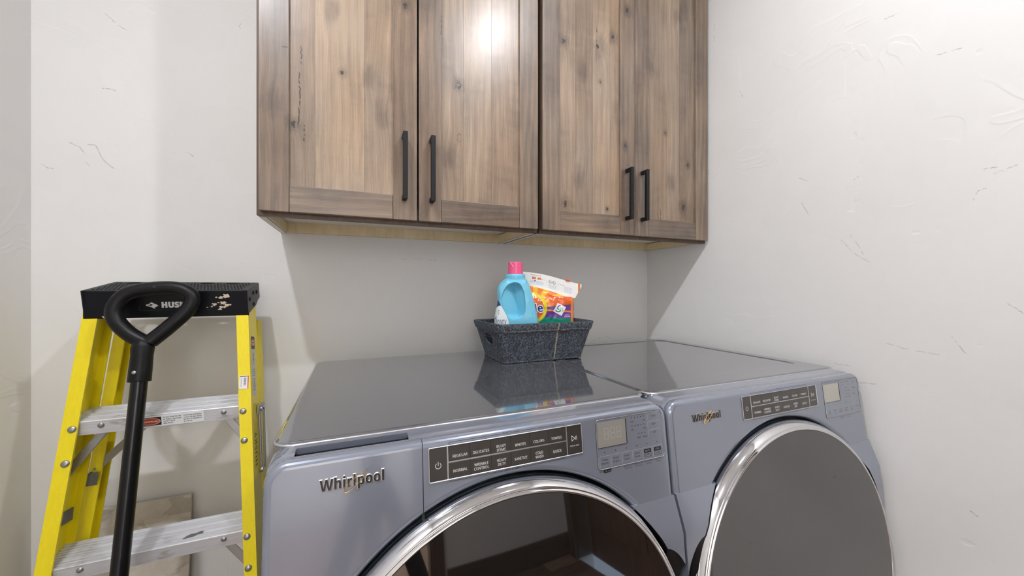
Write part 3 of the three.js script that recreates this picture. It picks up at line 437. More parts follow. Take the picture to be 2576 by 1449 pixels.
  // lower front: shoulder facet below the console, then upright; drawn in at the sides, hollowed for the door
  const lp = [[-0.556, 0.8050], [-0.5492, 0.8050], [-0.531, 0.758], [-0.526, 0.744], [-0.522, 0.70], [-0.512, 0.55], [-0.510, 0.36], [-0.518, 0.12], [-0.53, 0.09], [-0.63, 0.09], [-0.63, 0.8035]];
  const rows = []; for (let i = 0; i < lp.length - 1; i++) { const n = Math.max(1, Math.round(Math.hypot(lp[i + 1][0] - lp[i][0], lp[i + 1][1] - lp[i][1]) / 0.03)); for (let q = 0; q < n; q++) rows.push([lp[i][0] + (lp[i + 1][0] - lp[i][0]) * q / n, lp[i][1] + (lp[i + 1][1] - lp[i][1]) * q / n]); }
  const side = () => 0.0015;
  const pos = []; const nR = rows.length; const ring = (x) => rows.map(([z, y]) => [x < W / 2 ? side(z, y) : W - side(z, y), y, z]);
  const L = ring(0), R = ring(W); const tri = (a, b, c) => pos.push(...a, ...b, ...c);
  for (let i = 0; i < nR; i++) { const j = (i + 1) % nR; tri(L[i], L[j], R[j]); tri(L[i], R[j], R[i]); }
  const capT = THREE.ShapeUtils.triangulateShape(rows.map(([z, y]) => new THREE.Vector2(z, y)), []); for (const [a, b, c] of capT) { tri(L[a], L[b], L[c]); tri(R[a], R[c], R[b]); }
  let low = new THREE.BufferGeometry(); low.setAttribute('position', new THREE.Float32BufferAttribute(pos, 3)); low.computeVertexNormals();
  // make sure faces point outwards
  { const q = V(), nrm = low.attributes.normal, P = low.attributes.position; let s = 0; for (let i = 0; i < P.count; i += 3) { q.fromBufferAttribute(P, i).sub(V(W / 2, 0.45, -0.58)); s += q.dot(V().fromBufferAttribute(nrm, i)); } if (s < 0) { const a = P.array; for (let i = 0; i < a.length; i += 9) for (let m = 0; m < 3; m++) { const h = a[i + 3 + m]; a[i + 3 + m] = a[i + 6 + m]; a[i + 6 + m] = h; } low.computeVertexNormals(); } }
  low.setAttribute('uv', new THREE.Float32BufferAttribute(new Float32Array(pos.length / 3 * 2), 2)); low = toCreasedNormals(low, 0.35);
  const well = new THREE.CylinderGeometry(RG + 0.001, RG + 0.001, 0.2, 96).rotateX(Math.PI / 2 - DOOR_TILT).translate(DOOR_C[0], DOOR_C[1], -0.49);
  const grip = new THREE.SphereGeometry(1, 40, 24).scale(0.072, 0.135, 0.06).translate(DOOR_C[0] + (dryer ? -1 : 1) * 0.288, 0.605, -0.50);
  csg.useGroups = true;
  const A = new Brush(low, M.paintMetal), B1 = new Brush(well, M.gasket), B2 = new Brush(plain(grip), M.gasket); for (const b of [A, B1, B2]) b.updateMatrixWorld();
  const holed = csg.evaluate(csg.evaluate(A, B1, SUBTRACTION), B2, SUBTRACTION); csg.useGroups = false;
  obj('lower_front', holed.geometry, holed.material, t);
  obj('door_well', ext(rrect(0.006, 0.10, W - 0.006, 0.945, 0.05), 0.012, 0.001).translate(0, 0, -0.62), M.gasket, t);
  // door
  const door = grp('door', t, 'round smoked glass porthole door with chrome ring'); door.position.set(DOOR_C[0], DOOR_C[1], DOOR_C[2]); door.rotation.x = -DOOR_TILT;
  obj('door_body', lathe([[0.320, -0.08], [0.332, -0.06], [0.3345, -0.034], [0.332, -0.028], [0.30, -0.02]]), M.slate, door);
  obj('chrome_ring', lathe([[0.3345, -0.030], [0.3358, -0.024], [0.3345, -0.017], [0.3315, -0.0095], [0.3275, -0.0035], [0.3245, -0.0008], [0.3230, -0.0010], [0.3218, -0.0016], [0.3200, 0.0006], [0.3183, 0.0016], [0.3168, 0.0010], [0.3160, -0.0012]], 160), M.chrome, door);
  const gl = []; for (let i = 0; i <= 24; i++) { const q = 1 - i / 24; gl.push([Math.max(1e-4, 0.3161 * q), 0.0005 + 0.006 * (1 - q * q)]); }
  obj('door_glass', lathe(gl, 128), M.smoke, door);
  obj('door_grip', [new THREE.SphereGeometry(1, 32, 20).scale(0.02, 0.11, 0.02).translate((dryer ? -1 : 1) * 0.313, 0.01, -0.048)], M.slate, door);
  return t;
}
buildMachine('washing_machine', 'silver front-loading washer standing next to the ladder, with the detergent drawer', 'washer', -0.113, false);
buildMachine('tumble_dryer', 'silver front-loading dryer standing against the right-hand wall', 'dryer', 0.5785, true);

// ---------------------------------------------------------------- step ladder, folded and leaning on the back wall
{
  const A = Math.atan(0.154), ld = thing('step_ladder', 'yellow fibreglass step ladder with black cap, folded and leaning in the corner', 'ladder', [-0.430, 0, -1.023]); ld.rotation.x = -A;
  const SP = 0.062, hw = (y) => 0.235 - SP * y, ang = Math.atan(SP);
  const chan = (fl, dp, len, th = 0.0045) => { const s = poly([[0, 0], [fl, 0], [fl, th], [th, th], [th, dp - th], [fl * 0.72, dp - th], [fl * 0.72, dp], [0, dp]]); return boxUV(ext(s, len, 0.0012, 2).rotateX(-Math.PI / 2), 0, 0, 0.25, 0.25); };
  const frontRail = chan(0.027, 0.086, 1.165), rearRail = chan(0.024, 0.055, 1.12, 0.004);
  const putRail = (name, g, side, y0, z, off) => { const m = obj(name, side < 0 ? g : boxUV(plain(g.clone()).scale(-1, 1, 1), 0, 0, 0.25, 0.25), M.yellow, ld); if (side > 0) { const P = m.geometry; for (const k of ['position', 'normal', 'uv']) { const a = P.attributes[k], s = a.itemSize; for (let i = 0; i < a.count; i += 3) for (let q = 0; q < s; q++) { const h = a.array[(i + 1) * s + q]; a.array[(i + 1) * s + q] = a.array[(i + 2) * s + q]; a.array[(i + 2) * s + q] = h; } } } m.position.set(side * (hw(y0) - off), y0, z); m.rotation.z = side * ang; return m; };
  for (const s of [-1, 1]) putRail('front_rail', frontRail, s, 0.02, 0, 0);
  for (const s of [-1, 1]) { const m = putRail('rear_rail', rearRail, s, 0.03, -0.108, 0.004); m.rotation.x = rad(-1.0); }
  for (const s of [-1, 1]) { obj('foot', rbox(0.044, 0.03, 0.1, 0.006, s * (hw(0) - 0.014), 0.012, -0.043), M.blackPlastic, ld); obj('foot', rbox(0.036, 0.03, 0.066, 0.006, s * (hw(0) - 0.018), 0.02, -0.134), M.blackPlastic, ld); }
  // steps: ribbed aluminium treads, level when the ladder is open
  const TL = rad(18.2);
  const prof = [[0, -0.033], [0, -0.0015], [-0.0015, 0]]; for (let i = 0; i < 9; i++) { const z = -0.004 - i * 0.0082, b = i % 3 === 2; prof.push([z, b ? -0.0012 : 0.0004], [z - 0.0022, b ? -0.0012 : 0.0004], [z - 0.0030, -0.0022], [z - 0.0056, -0.0022], [z - 0.0064, 0.0002]); }
  prof.push([-0.080, 0], [-0.080, -0.024], [-0.0775, -0.024], [-0.0775, -0.0040], [-0.003, -0.0040], [-0.003, -0.033]);
  const rivetG = new THREE.LatheGeometry([[0, 0.0032], [0.0025, 0.0030], [0.0048, 0.0020], [0.0062, 0.0004], [0.0062, -0.001]].map(([a, b]) => new THREE.Vector2(a, b)), 20).rotateX(Math.PI / 2);
  const rivet = (x, y, z, k = 1) => { const m = obj('rivet', rivetG, M.steel, ld); m.position.set(x, y, z); m.scale.setScalar(k); };
  [0.305, 0.61, 0.915].forEach((y, i) => {
    const w = 2 * (hw(y) - 0.0065), g = ext(poly(prof), w, 0).rotateY(-Math.PI / 2).translate(w / 2, 0, 0); // shape x -> z
    const st = grp('step', ld); st.position.set(0, y, -0.006); st.rotation.x = TL;
    const tr = obj('tread', boxUV(g, 0.3 * i, 0.2 * i, 0.5, 0.12), M.alu, st);
    for (const s of [-1, 1]) { const rv = obj('rivet', rivetG, M.steel, st); rv.position.set(s * w * 0.34, -0.013, 0.0005); }
    if (i === 2) {
      const lab = canvasTex(512, 116, (c, W, h) => {
        c.fillStyle = '#eef0f1'; c.fillRect(0, 0, W, h); c.fillStyle = '#131313'; c.fillRect(10, 14, 168, 88); c.fillStyle = '#f6b89a'; c.beginPath(); c.ellipse(94, 58, 78, 38, 0, 0, 7); c.fill(); c.fillStyle = '#b8401c'; c.beginPath(); c.ellipse(94, 58, 70, 31, 0, 0, 7); c.fill();
        c.fillStyle = '#f9d9cc'; c.font = 'bold 27px sans-serif'; c.textAlign = 'center'; c.textBaseline = 'middle'; c.fillText('DANGER/PELIGRO', 94, 58, 122); c.textAlign = 'left'; c.fillStyle = '#15151a'; c.font = 'bold 17px sans-serif';
        ['Do Not Stand On This', 'Or Higher. You Could', 'LOSE YOUR', 'BALANCE'].forEach((s, k) => c.fillText(s, 192, 24 + k * 22, 140)); ['No Pararse en Peldaño', 'encima de aquí. Puede', 'perder el equilibrio', 'y caerse'].forEach((s, k) => c.fillText(s, 350, 24 + k * 22, 145));
      });
      obj('warning_label', faceUV(rbox(0.128, 0.0275, 0.0008, 0.0003, 0.012, -0.0175, 0.0006), -0.052, -0.03125, 0.128, 0.0275), std({ map: lab, roughness: 0.4 }), st, 'white warning sticker with a red danger oval');
    }
    if (i === 1) obj('torn_sticker', ext(poly([[0, 0], [0.006, 0.0085], [0.014, 0.0125], [0.024, 0.012], [0.0305, 0.016], [0.038, 0.0145], [0.036, 0.009], [0.027, 0.0085], [0.022, 0.0035], [0.012, 0.0015]]), 0.0006, 0).rotateX(-Math.PI / 2).translate(0.045, 0.0009, -0.012), M.tape, st, 'scrap of torn grey sticker');
    for (const s of [-1, 1]) {   // braces under the step
      obj('brace', [flat([s * w * 0.34, y - 0.024, -0.030], [s * (hw(y - 0.115) - 0.006), y - 0.115, -0.034], 0.017, 0.003), flat([s * w * 0.34, y - 0.032, -0.036], [s * (hw(y - 0.115) - 0.006), y - 0.123, -0.040], 0.003, 0.014)], M.steel, ld);
      rivet(s * (hw(y) - 0.0175), y - 0.014, 0.0004, 1.25); rivet(s * (hw(y - 0.085) - 0.0175), y - 0.087, 0.0004, 1.25);
    }
  });
  // rear braces
  for (const y of [0.20]) obj('rear_bar', rbox(2 * hw(y) - 0.02, 0.03, 0.012, 0.003, 0, y, -0.152), M.alu, ld);
  obj('rear_brace', [flat([-0.172, 0.785, -0.125], [-0.085, 0.875, -0.125], 0.018, 0.003), new THREE.CylinderGeometry(0.0085, 0.0085, 0.003, 20).rotateX(Math.PI / 2).translate(-0.172, 0.785, -0.125), new THREE.CylinderGeometry(0.0035, 0.0035, 0.006, 14).rotateX(Math.PI / 2).translate(-0.172, 0.785, -0.124)], M.steel, ld);
  // folded spreader on the right side
  const sx = hw(0.86) + 0.004;
  obj('spreader', [rbox(0.003, 0.026, 0.075, 0.001, hw(0.895) + 0.004, 0.895, -0.085), rbox(0.005, 0.17, 0.010, 0.002, 0, 0, 0).rotateZ(ang).translate(hw(0.81) + 0.004, 0.815, -0.066), rbox(0.005, 0.17, 0.010, 0.002, 0, 0, 0).rotateX(-0.10).rotateZ(ang).translate(hw(0.81) + 0.004, 0.815, -0.112), new THREE.CylinderGeometry(0.008, 0.008, 0.006, 20).rotateZ(Math.PI / 2).translate(hw(0.735) + 0.0055, 0.735, -0.066), new THREE.CylinderGeometry(0.006, 0.006, 0.006, 20).rotateZ(Math.PI / 2).translate(hw(0.895) + 0.007, 0.895, -0.072), new THREE.CylinderGeometry(0.006, 0.006, 0.006, 20).rotateZ(Math.PI / 2).translate(hw(0.895) + 0.007, 0.895, -0.104)], M.steel, ld);
  // tape on the inside of the left rails
  obj('tape', boxUV(rbox(0.0016, 0.028, 0.075, 0.0005, -hw(0.70) + 0.0068, 0.70, -0.046), 0, 0, 0.06, 0.06), M.tape, ld, 'patch of grey tape');
  obj('tape', [rbox(0.0016, 0.030, 0.048, 0.0005, -hw(0.765) + 0.0115, 0.765, -0.1345), rbox(0.026, 0.030, 0.0016, 0.0005, -hw(0.765) + 0.0175, 0.765, -0.1045)].map((g) => boxUV(g, 0, 0, 0.06, 0.06)), M.tape, ld, 'patch of grey tape');
  // stickers on the outer right web and the price sticker on the flange
  const warn = canvasTex(96, 700, (c, W, h) => {
    c.fillStyle = '#d9d6cd'; c.fillRect(0, 0, W, h); c.fillStyle = '#2a2624'; c.fillRect(2, 4, W - 4, 148); c.fillStyle = '#b5302a'; c.beginPath(); c.arc(48, 76, 42, 0, 7); c.fill(); c.strokeStyle = '#efd5cf'; c.lineWidth = 5; c.beginPath(); c.arc(48, 76, 36, 0, 7); c.stroke(); c.fillStyle = '#efd5cf'; c.fillRect(27, 52, 42, 18); c.fillRect(27, 82, 42, 18);
    c.strokeStyle = '#1c1c1e'; c.lineWidth = 8; c.beginPath(); c.moveTo(30, 190); c.lineTo(52, 240); c.lineTo(44, 290); c.lineTo(60, 340); c.moveTo(52, 240); c.lineTo(70, 200); c.moveTo(50, 290); c.lineTo(66, 260); c.stroke(); c.beginPath(); c.arc(58, 196, 10, 0, 7); c.fill();
    c.fillStyle = '#222'; c.textAlign = 'center'; c.font = 'bold 17px sans-serif'; ['DO NOT', 'STAND ON', 'CAP OR', 'BRACES', '', 'FACE', 'LADDER', 'WHEN', 'CLIMBING', 'UP OR', 'DOWN'].forEach((s, k) => c.fillText(s, 48, 400 + k * 24, 84)); c.fillRect(10, 505, 76, 3);
  });
  const sideSticker = (name, y, hgt, z, wid, map, label) => { const g = new THREE.PlaneGeometry(wid, hgt); const m = obj(name, mergeGeometries([plain(g.rotateY(Math.PI / 2)), plain(box(0.0006, hgt, wid, -0.0005))]), std({ map, roughness: 0.45 }), ld, label); m.position.set(hw(y) + 0.0009, y, z); m.rotation.z = ang; };
  sideSticker('caution_sticker', 1.015, 0.16, -0.036, 0.034, warn, 'tall white warning sticker with a red circle');
  const brandT = canvasTex(96, 512, (c, W, h) => { c.fillStyle = '#eed008'; c.fillRect(0, 0, W, h); c.translate(66, 500); c.rotate(-Math.PI / 2); c.fillStyle = '#1c1c1c'; c.font = 'bold 84px sans-serif'; c.textAlign = 'left'; c.textBaseline = 'alphabetic'; c.fillText('HUSKY', 10, 8, 470); });
  sideSticker('brand_print', 0.83, 0.17, -0.034, 0.032, brandT, 'black lettering along the rail');
  const price = canvasTex(128, 190, (c, W, h) => { c.fillStyle = '#f3f2ef'; c.fillRect(0, 0, W, h); c.fillStyle = '#d23a52'; c.fillRect(W - 14, 8, 12, h - 12); c.fillStyle = '#4a2a30'; c.fillRect(8, 10, W - 26, 8); c.fillStyle = '#555a80'; for (let i = 0; i < 22; i++) c.fillRect(62, 34 + i * 5, 34, 1 + 3 * hash(i, 2, 3)); c.fillStyle = '#777'; for (let i = 0; i < 9; i++) c.fillRect(24, 34 + i * 15, 10, 8); });
  obj('price_sticker', faceUV(rbox(0.021, 0.0345, 0.0008, 0.0003, 0, 0, 0), -0.0105, -0.01725, 0.021, 0.0345), std({ map: price, roughness: 0.4 }), ld, 'small white barcode sticker').position.set(hw(0.975) - 0.0145, 0.975, 0.0007);
  // cap
  const cap = grp('cap', ld, 'black moulded plastic top with tool holes'); cap.position.set(0.002, 1.2150, 0.0215); cap.rotation.x = 0.319;
  const CW = 0.159, CD = 0.134;
  const ts = rrect(-CW, 0.0, CW, CD, 0.008); for (const x of [-0.113, -0.047, 0.045, 0.103]) { const h = new THREE.Path(); h.absellipse(x - 0.002, 0.1155, 0.0165, 0.0125, 0, Math.PI * 2); ts.holes.push(h); }
  obj('deck', ext(ts, 0.007, 0.0015, 3, 24).rotateX(-Math.PI / 2).translate(0, -0.007, 0), std({ color: col(20, 21, 24), roughness: 0.55, bumpMap: tex(256, 256, (u, v) => { const n = Math.sin(u * 201) * Math.sin(v * 201) > 0 ? 255 : 40; return [n, n, n]; }, false), bumpScale: 0.0012 }), cap);
  const dots = []; for (let i = 0; i < 40; i++) for (let j = 0; j < 9; j++) { const x = -0.146 + i * 0.00735 + (j % 2) * 0.0036, z = -0.012 - j * 0.0125; if ([-0.115, -0.049, 0.043, 0.101].some((h) => Math.hypot((x - h) / 1.15, z + 0.1155) < 0.018)) continue; dots.push(box(0.0034, 0.0012, 0.0034, x, 0.0004, z)); }
  const dk = obj('deck_grip', dots, M.blackPlastic, cap); dk.userData.kind = 'stuff';
  const front = canvasTex(1024, 204, (c, W, h) => {
    c.fillStyle = '#0d0f15'; c.fillRect(0, 0, W, h); const S = W / 0.318, X = (x) => (x + 0.159) * S; c.strokeStyle = '#4b4c52'; c.lineWidth = 2; c.beginPath(); c.moveTo(X(-0.060), 118); c.lineTo(X(-0.060), 150); c.lineTo(X(0.056), 146); c.stroke();
    // wolf head, then the name
    c.fillStyle = '#ecebe8'; c.save(); c.translate(X(-0.0485), 88); c.scale(0.118, 0.118); c.beginPath(); [[0, 178], [60, 150], [150, 130], [255, 70], [250, 30], [290, 50], [330, 0], [430, 80], [560, 140], [690, 240], [640, 250], [600, 235], [620, 300], [540, 285], [555, 340], [470, 325], [480, 420], [440, 420], [300, 320], [160, 270], [60, 250]].forEach(([x, y], i) => i ? c.lineTo(x, y) : c.moveTo(x, y)); c.closePath(); c.fill(); c.fillStyle = '#15161b'; c.beginPath(); [[90, 185], [220, 175], [270, 125], [330, 145], [400, 165], [330, 190], [350, 215], [290, 240], [215, 215], [160, 205], [90, 200]].forEach(([x, y], i) => i ? c.lineTo(x, y) : c.moveTo(x, y)); c.closePath(); c.fill(); c.restore();
    c.font = 'bold 58px sans-serif'; c.textBaseline = 'alphabetic'; c.textAlign = 'left'; c.lineWidth = 5; c.strokeStyle = '#ecebe8'; c.fillStyle = '#ecebe8'; c.fillText('HUSKY', X(-0.0185), 130, 238); c.strokeText('HUSKY', X(-0.0185), 130, 238);
    // dried paint flakes
    c.fillStyle = '#d8c8b0'; const blob = (x, y, r, k) => { c.beginPath(); for (let i = 0; i <= 18; i++) { const a = i / 18 * 6.283, q = r * (0.45 + 0.9 * hash(i % 18, k, 6)); const xx = x + q * 1.5 * Math.cos(a), yy = y + q * Math.sin(a); i ? c.lineTo(xx, yy) : c.moveTo(xx, yy); } c.fill(); };
    [[878, 44, 15], [846, 58, 10], [814, 56, 6], [860, 100, 15], [882, 118, 14], [836, 150, 9], [800, 112, 11], [780, 128, 6], [845, 132, 10], [905, 116, 7], [866, 134, 8], [828, 98, 5], [750, 134, 4], [896, 52, 8]].forEach(([x, y, r], k) => blob(x, y, r, k));
    c.fillStyle = '#cfcac0'; blob(112, 196, 12, 40);
  });
  const fs = poly([[-0.164, -0.068], [0.163, -0.068], [0.159, 0], [-0.159, 0]]);
  obj('front_skirt', faceUV(ext(fs, 0.006, 0.002, 3).translate(0, -0.001, -0.006), -0.159, -0.068, 0.318, 0.068), phy({ map: front, roughness: 0.36, specularIntensity: 0.5 }), cap);
  const ss = poly([[0.002, -0.067], [0.004, 0], [-0.128, 0], [-0.134, -0.045], [-0.108, -0.050], [-0.085, -0.060], [-0.05, -0.062]]);
  for (const s of [-1, 1]) { const g = ext(ss, 0.005, 0.0015, 2).rotateY(-Math.PI / 2); g.translate(s > 0 ? CW + 0.003 : -CW + 0.002, 0, -0.002); const m = obj('side_skirt', g, M.blackPlastic, cap); for (const [z, y] of [[-0.020, -0.028], [-0.060, -0.018], [-0.098, -0.022], [-0.06, -0.05]]) { const rv = obj('rivet', rivetG, M.blackMetal, m); rv.position.set(s > 0 ? CW + 0.003 : -CW - 0.003, y, z); rv.rotation.y = s * Math.PI / 2; } }
  obj('back_skirt', rbox(2 * CW, 0.012, 0.005, 0.0015, 0, -0.006, -CD + 0.001), M.blackPlastic, cap);
  obj('hole_light_block', rbox(0.15, 0.004, 0.05, 0.001, -0.003, -0.022, -0.108), M.blackPlastic, cap, 'added plate blocking the light below the two middle tool holes');  // unseen plate added to stop lamp light passing the middle holes
}

// ---------------------------------------------------------------- shovel leaning on the ladder (grip, collar and shaft in view; blade on the floor)
{
  const top = V(-0.4582, 1.10, -1.1415), bot = V(-0.4497, 0.30, -0.957), dir = top.clone().sub(bot).normalize();
  const sv = thing('shovel', 'long black shovel with a rounded D-grip handle leaning against the yellow ladder', 'shovel', [bot.x, 0, bot.z]);
  sv.quaternion.setFromUnitVectors(V(0, 1, 0), dir); sv.position.copy(bot).addScaledVector(dir, -0.30);   // local y runs along the shaft
  const y0 = 1.018;                                                    // lower end of the collar
  obj('shaft', new THREE.CylinderGeometry(0.0148, 0.0148, y0 - 0.10, 32).translate(0, 0.12 + (y0 - 0.10) / 2, 0), M.shaft, sv, 'glossy black tubular shaft with scuffs');
  obj('collar', new THREE.LatheGeometry([[0.0165, 0], [0.0205, 0.001], [0.0203, 0.03], [0.0197, 0.060], [0.021, 0.078], [0.018, 0.092], [0.008, 0.100]].map(([a, b]) => new THREE.Vector2(a, b)), 36).translate(0, y0 - 0.005, 0), M.rubberPlastic, sv);
  obj('screw', new THREE.SphereGeometry(0.0042, 16, 10).scale(1, 1, 0.45).translate(-0.003, y0 + 0.016, 0.0203), M.steel, sv);
  const g = y0 + 0.072; const P = [[0.004, g + 0.012, 0], [-0.028, g + 0.036, 0], [-0.054, g + 0.070, 0], [-0.0565, g + 0.103, 0], [-0.036, g + 0.131, 0], [0.012, g + 0.143, 0], [0.058, g + 0.141, 0], [0.0840, g + 0.121, 0], [0.078, g + 0.089, 0], [0.045, g + 0.048, 0], [0.012, g + 0.014, 0]];
  obj('grip', [tube(P, 0.0164, 120, 20, false, 'catmullrom'), new THREE.SphereGeometry(0.0162, 24, 16).translate(0.006, g + 0.013, 0)], M.rubberPlastic, sv, 'chunky moulded D-shaped grip');
  obj('moulding_hole', new THREE.CylinderGeometry(0.0036, 0.0036, 0.002, 14).rotateX(Math.PI / 2).translate(0.016, g + 0.1435, 0.0158), M.gasket, sv);
  obj('socket', new THREE.CylinderGeometry(0.0175, 0.021, 0.14, 28).translate(0, 0.15, 0), M.blackPlastic, sv);
  obj('blade', grid(16, 14, (u, v) => { const x = (u - 0.5) * 0.24 * (1 - 0.5 * Math.pow(1 - v, 3)); return [x, 0.01 + 0.16 * v, 0.012 + 0.03 * (1 - 4 * (u - 0.5) ** 2) * 0.6 - 0.01 * v]; }), std({ color: col(40, 42, 46), roughness: 0.45, metalness: 0.4, side: THREE.DoubleSide }), sv);
}

// ---------------------------------------------------------------- stone-look tile behind the ladder
{
  const tl = rbox(0.30, 0.60, 0.009, 0.001, 0, 0.30, 0, 1);
  const m = tag(obj('floor_tile', boxUV(tl, 0, 0, 0.55, 0.55), M.stone, scene), 'beige stone-look tile leaning on the back wall behind the ladder', 'tile'); m.position.set(-0.598, 0.002, -1.330); m.rotation.x = -rad(5.6);
}

// ---------------------------------------------------------------- felt basket with softener bottle and detergent pouch
const BX = 0.5415, BZ = -1.117, BY = MT + 0.0008;
{
  const b = thing('storage_basket', 'dark grey felt basket standing across the two machine tops', 'basket', [BX, BY, BZ]); b.rotation.y = rad(0.8);
  const loop = (hw_, hd, r, n = 9) => { const o = []; for (const [cx, cz, a] of [[hw_ - r, hd - r, 0], [-hw_ + r, hd - r, 90], [-hw_ + r, -hd + r, 180], [hw_ - r, -hd + r, 270]]) for (let i = 0; i < n; i++) { const t = rad(a + 90 * i / (n - 1)); o.push([cx + r * Math.cos(t), cz + r * Math.sin(t)]); } return o; };
  const Hb = 0.117, TH = 0.0055; const lv = (t) => [0.137 + 0.031 * t, 0.090 + 0.022 * t];
  const wob = (x, z, t) => 0.0025 * (vn(x * 28 + 7, z * 28 + 3, 3) - 0.5) * t * 2;
  const shell = (levels, close) => {
    const pos = [], uv = [], idx = [], n = 36; let acc = 0;
    levels.forEach(([hw_, hd, y, r]) => { const L = loop(hw_, hd, r); let s = 0; for (let i = 0; i <= n; i++) { const [x, z] = L[i % n]; if (i) { const [px, pz] = L[i - 1]; s += Math.hypot(x - px, z - pz); } pos.push(x, y + wob(x, z, y / Hb) * (y > 0.05 ? 1 : 0.3), z); uv.push(s / 0.12, y / 0.12); } });
    const m = n + 1, k = levels.length; for (let j = 0; j + 1 < (close ? k + 1 : k); j++) for (let i = 0; i < n; i++) { const a = j * m + i, c = ((j + 1) % k) * m + i; idx.push(a, c, a + 1, a + 1, c, c + 1); }
    const g = new THREE.BufferGeometry(); g.setAttribute('position', new THREE.Float32BufferAttribute(pos, 3)); g.setAttribute('uv', new THREE.Float32BufferAttribute(uv, 2)); g.setIndex(idx); g.computeVertexNormals(); return g;
  };
  const lev = []; for (const t of [0, 0.15, 0.4, 0.7, 0.9, 1]) { const [w, d] = lv(t); lev.push([w, d, Hb * t, 0.014]); } for (const t of [1, 0.7, 0.4, 0.0]) { const [w, d] = lv(t); lev.push([w - TH, d - TH, Hb * t, 0.010]); }
  let body = toCreasedNormals(shell(lev, true), 0.9);
  const hole = new THREE.SphereGeometry(1, 28, 18).scale(0.06, 0.0185, 0.036);
  body = cut(body, hole.clone().translate(-0.165, 0.066, 0.0), hole.clone().translate(0.165, 0.066, 0.0));
  obj('body', body, M.felt, b);
  obj('base', (() => { const g = ext(rrect(-0.1395, -0.0925, 0.1395, 0.0925, 0.016), 0.005, 0.0015, 2).rotateX(-Math.PI / 2); return boxUV(g, 0, 0, 0.12, 0.12); })(), M.felt, b, 'stitched base edge');
  // folded-over rim band
  const rim = []; for (const [t, o] of [[0.80, 0.0005], [0.80, 0.0034], [0.9, 0.004], [0.985, 0.004], [1.012, 0.0015], [1.02, -0.003], [1.0, -0.0085], [0.80, -0.0085], [0.80, -0.006]]) { const [w, d] = lv(t); rim.push([w + o, d + o, Hb * t, 0.014 + o]); }
  obj('rim', toCreasedNormals(shell(rim, true), 0.9), M.felt, b, 'folded felt rim');
  const zz = [], x0 = 0.031; for (let i = 0; i <= 44; i++) { const t = i / 44 * 0.99, [, d] = lv(t); zz.push([x0 + 0.004 * t + (i % 2 ? 0.0022 : -0.0022), Hb * t + 0.002, d + (t > 0.79 ? 0.0047 : 0.0008)]); }
  obj('seam_stitching', tube(zz, 0.0006, 176, 5, false, 'catmullrom'), M.thread, b, 'cream zigzag seam');
  const dash = []; for (let i = 0; i < 54; i++) { const x = -0.145 + i * 0.0054, [, d] = lv(0.82); if (Math.abs(x - 0.034) < 0.006) continue; dash.push(bar([x, Hb * 0.825, d + 0.0042], [x + 0.0034, Hb * 0.825 + 0.0003, d + 0.0042], 0.00035, 5)); }
  obj('rim_stitching', dash, M.thread, b);
}
